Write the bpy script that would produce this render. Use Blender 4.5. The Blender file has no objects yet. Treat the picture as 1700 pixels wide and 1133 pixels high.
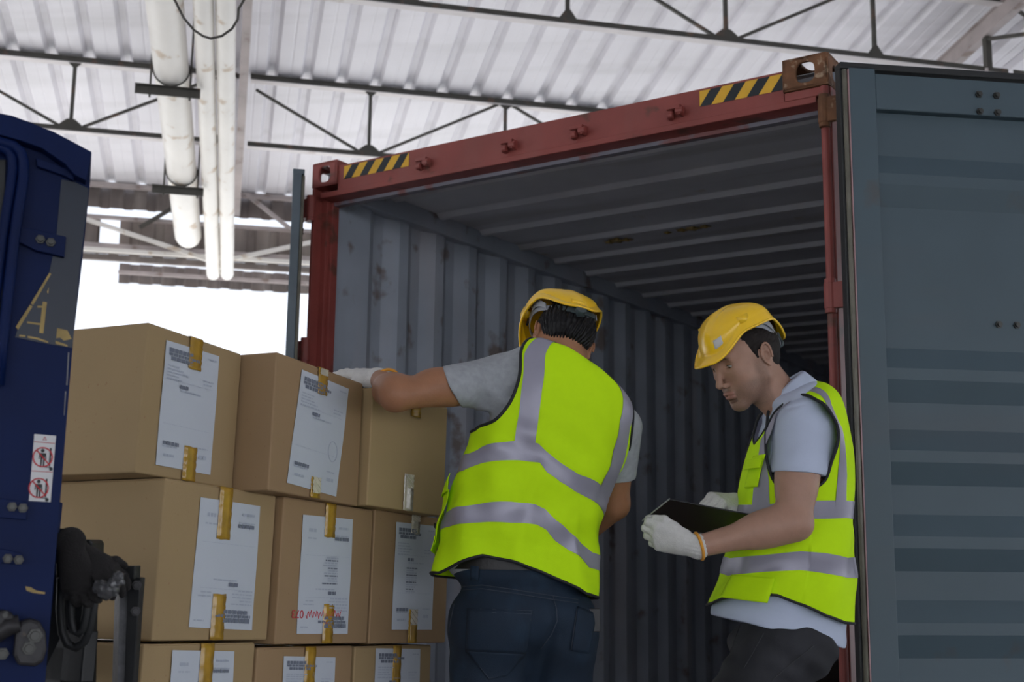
import bpy, bmesh, math, random
import numpy as np
from mathutils import Vector, Matrix, noise as mnoise

# ------------------------------------------------------------------ camera, world, sun, exposure
sc = bpy.context.scene
FPX, PITCH, ROLL, CZ = 2000.0, .1683, .0119, 1.155
_cp, _sp = math.cos(PITCH), math.sin(PITCH)
_F = np.array([0, _cp, _sp]); _U0 = np.array([0, -_sp, _cp]); _R0 = np.array([1., 0, 0])
_c, _s = math.cos(ROLL), math.sin(ROLL)
_R = _c*_R0 + _s*_U0
_U = -_s*_R0 + _c*_U0
CAMO = np.array([0, 0, CZ])
cam_d = bpy.data.cameras.new('camera'); cam = bpy.data.objects.new('camera', cam_d)
sc.collection.objects.link(cam); sc.camera = cam
cam.matrix_world = Matrix([[_R[0], _U[0], -_F[0], 0], [_R[1], _U[1], -_F[1], 0], [_R[2], _U[2], -_F[2], CZ], [0, 0, 0, 1]])
cam_d.sensor_width = 36; cam_d.sensor_fit = 'HORIZONTAL'; cam_d.lens = FPX/1700*36
cam_d.clip_end = 500
cam_d.dof.use_dof = True; cam_d.dof.focus_distance = 3.25; cam_d.dof.aperture_fstop = 5.0

world = bpy.data.worlds.new('overcast_sky'); sc.world = world; world.use_nodes = True
wn = world.node_tree.nodes; wl = world.node_tree.links
bg = wn['Background']; bg.inputs['Strength'].default_value = 1.0
tc = wn.new('ShaderNodeTexCoord'); sp_ = wn.new('ShaderNodeSeparateXYZ'); cr = wn.new('ShaderNodeValToRGB')
cr.color_ramp.elements[0].position = 0.0; cr.color_ramp.elements[0].color = (.90, .93, 1.0, 1)
cr.color_ramp.elements[1].position = 1.0; cr.color_ramp.elements[1].color = (.62, .76, 1.0, 1)
wl.new(tc.outputs['Generated'], sp_.inputs[0]); wl.new(sp_.outputs['Z'], cr.inputs[0]); 
# thin overcast, brighter toward one side
dp = wn.new('ShaderNodeVectorMath'); dp.operation = 'DOT_PRODUCT'; dp.inputs[1].default_value = (.62, -.74, .26)
mr = wn.new('ShaderNodeMapRange'); mr.inputs[1].default_value = -.7; mr.inputs[2].default_value = 1.0; mr.inputs[3].default_value = 1.25; mr.inputs[4].default_value = 3.2
wl.new(tc.outputs['Generated'], dp.inputs[0]); wl.new(dp.outputs['Value'], mr.inputs[0]); wl.new(mr.outputs[0], bg.inputs['Strength'])
wl.new(cr.outputs[0], bg.inputs['Color'])
sd = bpy.data.lights.new('sun', 'SUN'); sun = bpy.data.objects.new('sun', sd); sc.collection.objects.link(sun)
sd.energy = 8.0; sd.angle = .03; sd.color = (1, .96, .9)
sun.rotation_euler = Vector((-.45, .55, .95)).to_track_quat('Z', 'Y').to_euler()
sc.view_settings.view_transform = 'Standard'; sc.view_settings.look = 'None'
sc.view_settings.exposure = 0.14; sc.view_settings.gamma = 1.0; sc.view_settings.use_curve_mapping = False
random.seed(4)

# ------------------------------------------------------------------ helpers
def ray(x, y): return _F + _R*(x-850)/FPX - _U*(y-566.5)/FPX
def at(x, y, Z): return CAMO + Z*ray(x, y)                       # point of the place seen at pixel x,y and depth Z
def on_plane(x, y, P, n):
    q = ray(x, y); t = ((np.asarray(P)-CAMO) @ np.asarray(n))/(q @ np.asarray(n)); return CAMO + t*q
def V(a): return Vector((float(a[0]), float(a[1]), float(a[2])))
def tag(o, label=None, cat=None, group=None, kind=None):
    if label: o['label'] = label
    if cat: o['category'] = cat
    if group: o['group'] = group
    if kind: o['kind'] = kind
    return o
def empty(name, M, label, cat, group=None):
    o = bpy.data.objects.new(name, None); sc.collection.objects.link(o); o.matrix_world = M; o.empty_display_size = .1
    return tag(o, label, cat, group)
def frame(o, x, y, z):
    return Matrix([[x[0], y[0], z[0], o[0]], [x[1], y[1], z[1], o[1]], [x[2], y[2], z[2], o[2]], [0, 0, 0, 1]])
class MB:
    def __init__(s): s.v = []; s.f = []; s.m = []
    def add(s, vs, fs, mi=0):
        n = len(s.v); s.v += [tuple(map(float, p)) for p in vs]; s.f += [tuple(n+i for i in f) for f in fs]; s.m += [mi]*len(fs); return s
    def box(s, lo, hi, mi=0, M=None, bev=0):
        x0, y0, z0 = lo; x1, y1, z1 = hi
        vs = [(x0,y0,z0),(x1,y0,z0),(x1,y1,z0),(x0,y1,z0),(x0,y0,z1),(x1,y0,z1),(x1,y1,z1),(x0,y1,z1)]
        if M is not None: vs = [M @ Vector(p) for p in vs]
        return s.add(vs, [(0,3,2,1),(4,5,6,7),(0,1,5,4),(1,2,6,5),(2,3,7,6),(3,0,4,7)], mi)
    def bar(s, a, b, w, h, up=(0,0,1), mi=0):
        a = np.asarray(a, float); b = np.asarray(b, float); d = b-a; L = np.linalg.norm(d); d = d/L
        up = np.asarray(up, float); x = np.cross(d, up); x /= np.linalg.norm(x); z = np.cross(x, d)
        vs = []
        for p in (a, b):
            for i, j in ((-1,-1),(1,-1),(1,1),(-1,1)): vs.append(p + x*i*w/2 + z*j*h/2)
        return s.add(vs, [(0,1,2,3),(7,6,5,4),(0,4,5,1),(1,5,6,2),(2,6,7,3),(3,7,4,0)], mi)
    def tube(s, path, r, n=12, mi=0, cap=True, closed=False, flat=None):
        P = [np.asarray(p, float) for p in path]; N = len(P)
        rs = r if hasattr(r, '__len__') else [r]*N
        t0 = P[1]-P[0]; t0 /= np.linalg.norm(t0)
        ref = np.array([0,0,1.]) if abs(t0[2]) < .9 else np.array([1.,0,0])
        x = np.cross(t0, ref); x /= np.linalg.norm(x)
        vs = []
        for i in range(N):
            if closed: t = P[(i+1)%N]-P[i-1]
            else: t = P[min(i+1, N-1)]-P[max(i-1, 0)]
            t = t/np.linalg.norm(t); x = x - t*(x@t); x /= np.linalg.norm(x); y = np.cross(t, x)
            for k in range(n):
                a = 2*math.pi*k/n
                vs.append(P[i] + rs[i]*(math.cos(a)*x + math.sin(a)*y*(flat or 1)))
        fs = []
        for i in range(N if closed else N-1):
            j = (i+1) % N
            for k in range(n): fs.append((i*n+k, i*n+(k+1)%n, j*n+(k+1)%n, j*n+k))
        if cap and not closed: fs += [tuple(range(n-1, -1, -1)), tuple((N-1)*n+k for k in range(n))]
        return s.add(vs, fs, mi)
    def cyl(s, a, b, r, n=16, mi=0, r2=None): return s.tube([a, b], [r, r if r2 is None else r2], n, mi)
    def prism(s, poly, M, t, mi=0):              # poly in the x,y of frame M, thickness t along its z
        n = len(poly)
        vs = [M @ Vector((p[0], p[1], 0)) for p in poly] + [M @ Vector((p[0], p[1], t)) for p in poly]
        fs = [tuple(range(n-1, -1, -1)), tuple(range(n, 2*n))] + [(i, (i+1)%n, n+(i+1)%n, n+i) for i in range(n)]
        return s.add(vs, fs, mi)
    def grid(s, pts, nu, nv, mi=0, wrap=False):   # pts[v*nu+u]
        fs = []
        for j in range(nv-1):
            for i in range(nu if wrap else nu-1):
                k = (i+1) % nu
                fs.append((j*nu+i, j*nu+k, (j+1)*nu+k, (j+1)*nu+i))
        return s.add(pts, fs, mi)
    def build(s, name, mats, parent=None, smooth=False, bevel=0, local=None, solid=0, sub=0):
        me = bpy.data.meshes.new(name); me.from_pydata(s.v, [], s.f)
        for m in (mats if isinstance(mats, (list, tuple)) else [mats]): me.materials.append(m)
        if len(me.materials) > 1: me.polygons.foreach_set('material_index', s.m)
        if smooth: me.polygons.foreach_set('use_smooth', [True]*len(me.polygons))
        me.update()
        o = bpy.data.objects.new(name, me); sc.collection.objects.link(o)
        if parent is not None: o.parent = parent
        if local is not None: o.matrix_local = local
        if solid: md = o.modifiers.new('solid', 'SOLIDIFY'); md.thickness = solid; md.offset = 0
        if bevel: md = o.modifiers.new('bevel', 'BEVEL'); md.width = bevel; md.segments = 2; md.limit_method = 'ANGLE'; md.angle_limit = .7
        if sub: md = o.modifiers.new('sub', 'SUBSURF'); md.levels = sub; md.render_levels = sub
        return o
def recentre(o):                                 # moves a world-space mesh's origin to its base centre
    me = o.data; co = np.empty(len(me.vertices)*3); me.vertices.foreach_get('co', co); co = co.reshape(-1, 3)
    c = (co.min(0)+co.max(0))/2; c[2] = co[:, 2].min()
    me.vertices.foreach_set('co', (co-c).ravel()); o.location = c; me.update(); return o

def mat(name, col, rough=.6, metal=0, var=.0, vscale=6, bump=0, bscale=60, dirt=None, spec=None, streak=None, alpha=None, trans=None, sss=None, coat=None, fleck=None):
    m = bpy.data.materials.new(name); m.use_nodes = True
    nt = m.node_tree; N = nt.nodes; L = nt.links; b = N['Principled BSDF']
    b.inputs['Roughness'].default_value = rough; b.inputs['Metallic'].default_value = metal
    if spec is not None: b.inputs['Specular IOR Level'].default_value = spec
    if trans is not None: b.inputs['Transmission Weight'].default_value = trans
    if sss is not None: b.inputs['Subsurface Weight'].default_value = sss; b.inputs['Subsurface Radius'].default_value = (.012, .005, .003); b.inputs['Subsurface Scale'].default_value = 1.0
    if coat is not None: b.inputs['Coat Weight'].default_value = coat; b.inputs['Coat Roughness'].default_value = .1
    c = N.new('ShaderNodeRGB'); c.outputs[0].default_value = (*col, 1); out = c.outputs[0]
    co = N.new('ShaderNodeTexCoord')
    def nz(scale, det=4, sc3=None):
        n = N.new('ShaderNodeTexNoise'); n.inputs['Scale'].default_value = scale; n.inputs['Detail'].default_value = det
        if sc3:
            mp = N.new('ShaderNodeMapping'); mp.inputs['Scale'].default_value = sc3; L.new(co.outputs['Object'], mp.inputs[0]); L.new(mp.outputs[0], n.inputs['Vector'])
        else: L.new(co.outputs['Object'], n.inputs['Vector'])
        return n.outputs['Fac']
    def mix(fac, a, col2, typ='MIX'):
        x = N.new('ShaderNodeMix'); x.data_type = 'RGBA'; x.blend_type = typ
        L.new(fac, x.inputs[0]); L.new(a, x.inputs[6]); x.inputs[7].default_value = (*col2, 1); return x.outputs[2]
    def ramp(f, lo, hi, mx=1.0):
        r = N.new('ShaderNodeMapRange'); L.new(f, r.inputs[0]); r.inputs[1].default_value = lo; r.inputs[2].default_value = hi; r.inputs[4].default_value = mx; return r.outputs[0]
    if var:
        f = nz(vscale); r = ramp(f, .3, .7); out = mix(r, out, tuple(max(0, x*(1-var)) for x in col))
    if streak:   # (colour, amount, mapping scale)
        f = nz(1.0, 6, streak[2]); out = mix(ramp(f, .52, .72, streak[1]), out, streak[0])
    if dirt:     # (colour, threshold, scale, max)
        f = nz(dirt[2], 8); out = mix(ramp(f, dirt[1], dirt[1]+.08, dirt[3]), out, dirt[0])
    if fleck:
        f = nz(fleck[2], 2); out = mix(ramp(f, fleck[1], fleck[1]+.05), out, fleck[0])
    L.new(out, b.inputs['Base Color'])
    if bump:
        bn = N.new('ShaderNodeBump'); bn.inputs['Strength'].default_value = bump; bn.inputs['Distance'].default_value = .002
        L.new(nz(bscale, 5), bn.inputs['Height']); L.new(bn.outputs[0], b.inputs['Normal'])
    if alpha is not None: b.inputs['Alpha'].default_value = alpha
    return m

M_roof = mat('roof_sheet', (.84,.825,.87), .45, .0, .12, 1.2, streak=((.55,.54,.55), .5, (.3,3,1)))
M_steel = mat('dark_truss_steel', (.075,.07,.06), .6, 0, .3, 9, dirt=((.16,.09,.06), .6, 7, .6))
M_steell = mat('pale_painted_steel', (.50,.44,.43), .6, 0, .25, 5, dirt=((.2,.13,.09), .6, 5, .6))
M_flange = mat('bounce_lit_flange', (.74,.70,.70), .6, 0, .15, 4, dirt=((.35,.25,.2), .66, 5, .5))  # paler than the web: bounce light on the underside put into the colour
M_pipe = mat('white_pipe', (.88,.85,.80), .45, 0, .1, 3, dirt=((.50,.36,.22), .60, 6, .7))
M_clad = mat('brown_corrugated_sheet', (.22,.185,.17), .7, 0, .35, 3, streak=((.36,.32,.29), .6, (5,5,.6)))
M_conc = mat('warehouse_concrete', (.46,.45,.44), .8, 0, .2, 2, .3, 30)
M_yard = mat('yard_concrete', (.62,.61,.58), .85, 0, .12, 1)
M_red = mat('oxide_red_paint', (.30,.066,.054), .5, 0, .25, 5, .15, 60, dirt=((.10,.045,.03), .60, 8, .8), streak=((.30,.12,.10), .35, (4,4,1)))
M_rust = mat('rusted_casting', (.20,.085,.035), .75, 0, .5, 18, .8, 90, dirt=((.42,.30,.20), .58, 24, .8))
M_grey = mat('blue_grey_container_paint', (.42,.46,.53), .55, 0, .22, 3, .1, 50, dirt=((.17,.12,.09), .60, 5, .8), streak=((.46,.42,.43), .5, (4,4,.5)))
M_ceil = mat('container_roof_paint', (.68,.68,.72), .6, 0, .2, 2, streak=((.26,.24,.23), .6, (.5,4,1)), dirt=((.35,.24,.08), .68, 3, .7))
M_door = mat('teal_grey_door_paint', (.060,.094,.115), .5, 0, .12, 3, .12, 40, dirt=((.075,.06,.05), .66, 4, .55), streak=((.085,.078,.08), .4, (.6,1,2.5)))
M_door2 = mat('pale_door_edge', (.10,.13,.155), .5, 0, .3, 6)
M_rubber = mat('black_rubber', (.012,.013,.014), .55, 0, 0, bump=.3, bscale=40)
M_olive = mat('worn_seal_strip', (.20,.19,.15), .4, 0, .4, 12)
M_pink = mat('primer_edge', (.42,.25,.25), .5, 0, .2, 10)
M_bolt = mat('bolt_steel', (.07,.07,.065), .4, .5, .3, 30)
M_yel = mat('hazard_yellow', (.80,.45,.03), .45, 0, .12, 20, dirt=((.25,.15,.05), .68, 20, .8))
M_blk = mat('hazard_black', (.012,.018,.022), .45)
M_foam = mat('yellowed_sealing_foam', (.62,.44,.16), .9, 0, .4, 40)
M_flake = mat('flaking_grey_paint', (.22,.21,.25), .6, 0, .3, 6, dirt=((.22,.07,.06), .52, 7, .8))
M_plyw = mat('container_plywood_floor', (.18,.10,.06), .8, 0, .4, 5)

# ------------------------------------------------------------------ setting: ground, roof, trusses
HB = math.radians(-13.4)
A = np.array([math.sin(HB), math.cos(HB), 0]); B = np.array([math.cos(HB), -math.sin(HB), 0]); ZZ = np.array([0,0,1.])
SL = math.tan(math.radians(8.8))
A2, Z2 = 10.197, 5.176                       # middle purlin truss
def zr(a): return Z2 - (a-A2)*SL             # underside of the roof sheet
def ab(a, b, z): return A*a + B*b + ZZ*z
m = MB(); m.box((-60,-60,-.25), (60,60,-.02)); o = m.build('ground', M_yard); tag(o, kind='structure')
m = MB()
c4 = [ab(-14,-16,0), ab(-14,16,0), ab(13.2,16,0), ab(13.2,-16,0)]
m.add([p-ZZ*.15 for p in c4]+c4, [(3,2,1,0),(4,5,6,7),(0,1,5,4),(1,2,6,5),(2,3,7,6),(3,0,4,7)]); o = m.build('floor', M_conc); tag(o, kind='structure')
# corrugated roof: raised ribs along the fall
m = MB(); pitch = .302; prof = []
nb = int(32/pitch)
for i in range(nb):
    b0 = -16 + i*pitch
    prof += [(b0, 0), (b0+.085, 0), (b0+.098, .004), (b0+.11, 0), (b0+.186, 0), (b0+.215, .052), (b0+.265, .052), (b0+.294, 0)]
a_s = [-14, -9, -4, 0, 3, 5, 6, 7, 8, 9, 10, 11, 12, 12.72]
pts = [ab(a, b, zr(a)+h+.004) for a in a_s for b, h in prof]
m.grid(pts, len(prof), len(a_s)); o = m.build('ceiling', M_roof, solid=.002); tag(o, kind='structure')

def truss(a, b0, b1, first, step, label, depth=.65, up0=True):
    zt = zr(a)-.02
    loc = ab(a, (b0+b1)/2, zt-depth)
    r = empty('roof_truss', Matrix.Translation(V(loc)), label, 'truss', 'purlin trusses under the corrugated roof')
    def P(b, z, da=0): return ab(a+da, b, z) - loc
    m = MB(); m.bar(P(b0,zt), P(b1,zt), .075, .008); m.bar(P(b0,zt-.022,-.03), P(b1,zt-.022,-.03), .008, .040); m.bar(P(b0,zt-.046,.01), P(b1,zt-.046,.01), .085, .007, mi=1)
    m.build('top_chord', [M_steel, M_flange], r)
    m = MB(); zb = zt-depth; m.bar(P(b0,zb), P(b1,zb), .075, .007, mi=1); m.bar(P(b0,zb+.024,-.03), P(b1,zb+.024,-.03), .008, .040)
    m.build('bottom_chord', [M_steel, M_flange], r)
    b = first; k = 0
    while b-step > b0: b -= step; k -= 1
    fr = frame((0,0,0), B, ZZ, A)
    while b <= b1+.01:
        bottomnode = (k % 2 == 0)
        m = MB(); m.bar(P(b,zt-.02), P(b,zb+.02), .028, .028, up=A); m.build('vertical_member', M_steel, r)
        m = MB()
        q = P(b, zb, -.02); g = [(-.14,0),(.14,0),(.08,.07),(.03,.11),(-.03,.11),(-.08,.07)]
        if not bottomnode: g = [(-.10,0),(.10,0),(.015,.12),(-.015,.12)]
        M = fr.copy(); M.translation = V(q); m.prism(g, M, .01)
        for s in (-1,1): m.cyl(q-A*.012+B*.045*s+ZZ*.03, q-A*.0+B*.045*s+ZZ*.03, .010, 8, 1)
        m.build('gusset_plate', [M_steel, M_steell], r)
        m = MB(); q = P(b, zt, -.02); M = fr.copy(); M.translation = V(q)
        m.prism([(-.10,0),(.0,-.10),(.10,0)] if bottomnode else [(-.16,0),(-.16,-.035),(-.06,-.05),(0,-.1),(.06,-.05),(.16,-.035),(.16,0)], M, .01)
        m.build('gusset_plate', M_steel, r)
        if bottomnode:
            for s in (-1, 1):
                if b0-.35 <= b+s*step <= b1+.35:
                    f_ = min(1, ((b1-b) if s > 0 else (b-b0))/step)
                    m = MB(); m.bar(P(b+s*.09,zb+.05), P(b+s*(step-.06)*f_,zb+.05+(zt-.04-zb-.05)*f_), .022, .022, up=A); m.build('diagonal_member', M_steel, r)
        b += step; k += 1
    return r
def b_on(a, x, y): return float(on_plane(x, y, A*a, A) @ B)
BR = b_on(A2, 405, 120)                     # line of the pale rafter
BR2 = b_on(7.886, 1668, 95)
bn = b_on(A2, 612, 255); st2 = b_on(A2, 848, 175) - b_on(A2, 620, 145)
bm = b_on(7.886, 1205, 60); st1 = (b_on(7.886, 1445, 100) - b_on(7.886, 945, 35))/2
print('BR', BR, 'BR2', BR2, 'bn', bn, 'st2', st2, 'bm', bm, 'st1', st1)
STEP = .5*(st1+st2)
truss(A2, BR+.06, BR2, bn, STEP, 'dark steel roof truss between the container top and the pale rafter')
truss(A2, BR-6.3, BR-.06, b_on(A2,117,212), STEP, 'dark steel roof truss above the blue mast, left of the white pipes')
truss(7.886, BR+.06, BR2, bm, STEP, 'dark steel roof truss crossing the top right, nearest the camera')
truss(7.886, BR2+.05, BR2+5, BR2+STEP, STEP, 'dark steel roof truss starting at the far right edge')
for a in (5.5,):
    truss(a, BR+.06, BR2, bm, STEP, 'dark steel roof truss overhead, out of the picture above')
# rafters following the roof fall
def rafter(b, label, lat=False):
    loc = ab(8, b, zr(8)-.5)
    r = empty('roof_rafter', Matrix.Translation(V(loc)), label, 'rafter', 'pale rafters')
    m = MB(); n_ = np.cross(B, A-ZZ*SL)
    p0, p1 = ab(-6,b,zr(-6)-.06)-loc, ab(12.7,b,zr(12.7)-.06)-loc
    m.bar(p0, p1, .07, .008); m.bar(p0-ZZ*.16, p1-ZZ*.16, .07, .008); m.bar(p0-ZZ*.08, p1-ZZ*.08, .008, .152)
    m.build('beam', M_steell, r)
    return r, loc
rafter(BR, 'pale painted roof rafter beside the white pipes')
r, loc = rafter(BR2, 'pale painted roof rafter at the top right, beyond the container door')
for k in range(5):
    a0 = 5.4+k*1.35
    m = MB(); m.bar(ab(a0,BR2,zr(a0)-.22)-loc, ab(a0,BR2,zr(a0)-.9)-loc, .05, .05, up=A); m.build('hanger_post', M_steel, r)
m = MB(); m.bar(ab(2,BR2,zr(2)-.9)-loc, ab(12.6,BR2,zr(12.6)-.9)-loc, .08, .06); m.build('lower_chord', M_steell, r)
for k in range(4):
    a0 = 5.4+k*1.35; a1 = a0+1.35
    m = MB(); m.bar(ab(a0,BR2,zr(a0)-.9)-loc, ab(a1,BR2,zr(a1)-.24)-loc, .03, .03, up=B); m.build('brace', M_steel, r)
# lamp hanging above the door top, a small steel hook
q = at(1640, 150, 8.3)
m = MB(); m.cyl(q+np.array([0,0,.16]), q+np.array([0,0,-.02]), .012, 8); m.cyl(q+np.array([-.03,0,.0]), q+np.array([.035,0,.03]), .02, 8); m.cyl(q+np.array([0,0,.02]), q+np.array([.0,0,-.08]), .03, 10)
o = m.build('steel_clamp', M_steell); recentre(o); tag(o, 'small pale steel clamp hanging under the truss above the container door', 'clamp')

# ---- far end of the shed: edge beam, dark cladding with an open slot, braces
AE = 12.62
def pe(x, y, da=0): return on_plane(x, y, A*(AE+da), A)
def zE(x, y): return float(pe(x, y)[2])
zt = zr(AE)-.02
def hz(y, x=330): return zE(x, y)
# cladding panels
def clad(name, b0, b1, z0, z1, a, mt, wavy=False):
    m = MB(); pr = []
    b = b0
    while b < b1-.001:
        pr += [(b, 0), (min(b+.10,b1), 0), (min(b+.125,b1), .035), (min(b+.19,b1), .035), (min(b+.215,b1), 0)]
        b += .235
    pts = [ab(a+h, bb, z0+(h*.5 if wavy else 0)) for bb, h in pr] + [ab(a+h, bb, z1) for bb, h in pr]
    m.grid(pts, len(pr), 2); o = m.build(name, mt, solid=.003); recentre(o); return o
zs1, zs0 = hz(352), hz(370)
w = clad('wall_far', -9, 9, zs1, zt, AE+.10, M_clad); tag(w, kind='structure')
bgap0, bgap1 = b_on(AE,163,390), b_on(AE,197,390)
w = clad('wall_far', -9, bgap0, hz(428), zs0, AE+.10, M_clad); tag(w, kind='structure')
w = clad('wall_far', bgap1, 9, hz(428), zs0, AE+.10, M_clad); tag(w, kind='structure')
w = clad('wall_far', bgap0, bgap1, hz(428), hz(414), AE+.10, M_clad); tag(w, kind='structure')
w = clad('wall_far', b_on(AE,190,450), 9, hz(462), hz(428), AE+.5, M_clad, True); tag(w, kind='structure')
def beam(name, z, h, a, mt, b0=-9, b1=9, w_=.06):
    m = MB(); m.bar(ab(a,b0,z), ab(a,b1,z), w_, h); o = m.build(name, mt); recentre(o); tag(o, kind='structure'); return o
beam('trim_1', zt-.01, .05, AE, M_steell)
beam('trim_2', hz(372), .035, AE, M_steell)
beam('trim_3', hz(418), .05, AE+.02, M_steell)
beam('trim_4', hz(427), .04, AE-.04, M_pipe)
beam('trim_5', hz(445), .035, AE+.45, M_steell, b_on(AE,190,445))
beam('trim_6', hz(436), .06, AE+.05, M_clad)
def brace(x0, y0, x1, y1, w_, mt, label, da=-.08):
    m = MB(); m.bar(pe(x0,y0,da), pe(x1,y1,da), .04, w_, up=A); o = m.build('wind_brace', mt); recentre(o)
    tag(o, label, 'brace')
brace(100, 350, 352, 434, .055, M_pipe, 'long pale brace falling from the blue mast toward the pipe ends')
brace(378, 432, 660, 372, .055, M_pipe, 'long pale brace rising from the pipe ends toward the container')
brace(408, 322, 492, 388, .035, M_steell, 'short grey brace running down behind the open left door')
brace(232, 378, 300, 338, .028, M_steel, 'thin dark brace behind the big white pipe')
# unseen upper cladding, added on the sides and behind to cut sky light
def sky_screen(name, p, q, z0):
    m = MB(); n_ = 40; P = []
    for i in range(n_+1):
        c = np.asarray(p)+(np.asarray(q)-np.asarray(p))*i/n_; a_ = float(c@A); P += [c+ZZ*z0, c+ZZ*(zr(a_)+.0)]
    m.add(P, [(2*i, 2*i+2, 2*i+3, 2*i+1) for i in range(n_)]); o = m.build(name, M_clad, solid=.01); recentre(o); tag(o, kind='structure')
sky_screen('sky_screen_left', ab(-14,-16,0), ab(12.7,-16,0), 3.4)
sky_screen('sky_screen_right', ab(-14,16,0), ab(12.7,16,0), 3.0)
sky_screen('sky_screen_back', ab(-14,-16,0), ab(-14,16,0), 4.2)
# ---- pipes running out along the roof fall
def pipe(name, pts_, r, label, cat='pipe', group=None, strap=False):
    c0 = pts_[len(pts_)//2]
    base = np.array(c0); o = empty(name, Matrix.Translation(V(base)), label, cat, group)
    m = MB(); P = [np.asarray(p)-base for p in pts_]
    d = P[-1]-P[-2]; d = d/np.linalg.norm(d)
    path = P[:-1]+[P[-1]-d*r*.9, P[-1]-d*r*.45, P[-1]-d*r*.12, P[-1]]
    m.tube(path, [r]*(len(P)-1)+[r, r*.9, r*.62, r*.25], 28)
    m.build('pipe_body', M_pipe, o, smooth=True)
    return o, base
NR = A*math.sin(math.radians(8.8)) + ZZ*math.cos(math.radians(8.8))        # roof normal
def pl(x, y, h): return on_plane(x, y, ab(A2, 0, Z2-h), NR)           # point on the plane h below the roof sheet
H1 = .86
qn, qf = pl(279, 60, H1), pl(313, 398, H1)
dd = (qf-qn)/np.linalg.norm(qf-qn)
o, base = pipe('ceiling_pipe', [qn-dd*6, qn-dd*3, qn, (qn+qf)/2, qf], .125, 'thick white pipe on two dark brackets under the roof')
def bracket(y, x0, x1, lab):
    qc = pl(279+(y-60)*.1006, y, H1); a_ = float(qc@A)
    m = MB()
    m.tube([qc+.129*(B*math.cos(t)+ZZ*math.sin(t))-base for t in np.linspace(0,2*math.pi,25)[:-1]], .006, 6, closed=True)
    m.build('pipe_strap', M_steel, o)
    zc = qc[2]-.125-.052
    q0 = on_plane(x0, y, A*a_, A); q1 = on_plane(x1, y, A*a_, A); q0[2] = q1[2] = zc
    r = empty('pipe_bracket', Matrix.Translation(V((q0+q1)/2)), lab, 'bracket', 'brackets of the thick pipe')
    c = (q0+q1)/2
    m = MB(); m.bar(q0-c, q1-c, .008, .06); m.bar(q0-c+ZZ*.034, q1-c+ZZ*.034, .07, .006); m.build('angle_bar', M_steel, r)
    for s_ in (-1, 1):
        p = qc+B*s_*.14; zt_ = zr(a_)
        m = MB(); m.cyl(np.array([p[0],p[1],zc-.05])-c, np.array([p[0],p[1],zt_-.01])-c, .008, 8); m.build('hanger_rod', M_steel, r)
bracket(115, 226, 335, 'nearer of the two dark angle brackets under the thick white pipe')
bracket(285, 254, 340, 'farther of the two dark angle brackets under the thick white pipe, near its end')
H2 = .92
for (xn, yn, xf, yf, lab) in ((338, 20, 354, 458, 'left one of the two thin white pipes under the roof'), (374.5, 20, 377, 458, 'right one of the two thin white pipes, next to the pale rafter')):
    pn = pl(xn, yn, H2); pf = pl(xf, yf, H2); d = (pf-pn)/np.linalg.norm(pf-pn)
    pipe('ceiling_pipe', [pn-d*5, pn-d*2, pn, (pn+pf)/2, pf], .068, lab, group='thin white pipes under the roof')
# hanging cable loop
q = [at(x, y, 5.6) for x, y in ((268,-40),(290,0),(305,30),(322,50),(337,60),(350,64),(368,60),(385,48),(395,32),(396,15),(405,0),(412,-30))]
m = MB(); m.tube(q, .006, 8); o = m.build('cable', M_steel, smooth=True); recentre(o); tag(o, 'thin dark cable looping below the white pipes', 'cable')

# ------------------------------------------------------------------ shipping container
TH, CX, CY, CTOP = -.5818, -.932, 5.383, 2.891
CW, CH, CL = 2.445, 2.891, 12.19
cx_, sx_ = math.cos(TH), math.sin(TH)
MC = frame((CX, CY, 0), (cx_, sx_, 0), (-sx_, cx_, 0), (0,0,1))
cont = empty('shipping_container', MC, 'open oxide red and blue grey shipping container standing behind the two workers', 'shipping container')
T = CH
def casting(x0, y0, z0, sx, sy, sz, mt, name='corner_casting'):
    # hollow corner casting: oblong holes in front, side and top
    m = MB()
    def plate(M, w, h, hw, hh, t):
        n = 24; outer = []; inner = []
        for k in range(n):
            a = 2*math.pi*(k+.5)/n; c, s = math.cos(a), math.sin(a)
            q = max(abs(c)/(w/2), abs(s)/(h/2)); outer.append((c/q, s/q))
            e = (abs(c/hw)**3.2+abs(s/hh)**3.2)**(-1/3.2); inner.append((c*e, s*e))
        vs = []
        for z in (0, t):
            vs += [M @ Vector((p[0], p[1], z)) for p in outer] + [M @ Vector((p[0], p[1], z)) for p in inner]
        fs = []
        for k in range(n):
            j = (k+1) % n
            fs += [(k, n+k, n+j, j), (2*n+k, 2*n+j, 3*n+j, 3*n+k), (n+k, 3*n+k, 3*n+j, n+j), (k, j, 2*n+j, 2*n+k)]
        m.add(vs, fs)
    t = .014
    cx, cy, cz = x0+sx/2, y0+sy/2, z0+sz/2
    plate(Matrix(((1,0,0,cx),(0,0,1,y0),(0,1,0,cz),(0,0,0,1))), sx, sz, .034, .038, t)
    xs = x0 if x0 < CW/2 else x0+sx-t
    plate(Matrix(((0,0,1,xs),(1,0,0,cy),(0,1,0,cz),(0,0,0,1))), sy, sz, .040, .030, t)
    plate(Matrix(((1,0,0,cx),(0,1,0,cy),(0,0,1,z0+sz-t),(0,0,0,1))), sx, sy, .033, .058, t)
    m.box((x0, y0, z0), (x0+sx, y0+sy, z0+t)); m.box((x0, y0+sy-t, z0), (x0+sx, y0+sy, z0+sz))
    xi = x0+sx-t if x0 < CW/2 else x0
    m.box((xi, y0, z0), (xi+t, y0+sy, z0+sz))
    return m.build(name, mt, cont, bevel=.004)
casting(0, -.006, T-.118, .150, .178, .118, M_red)
casting(CW-.170, -.010, T-.118+.002, .170, .178, .122, M_rust)
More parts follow.
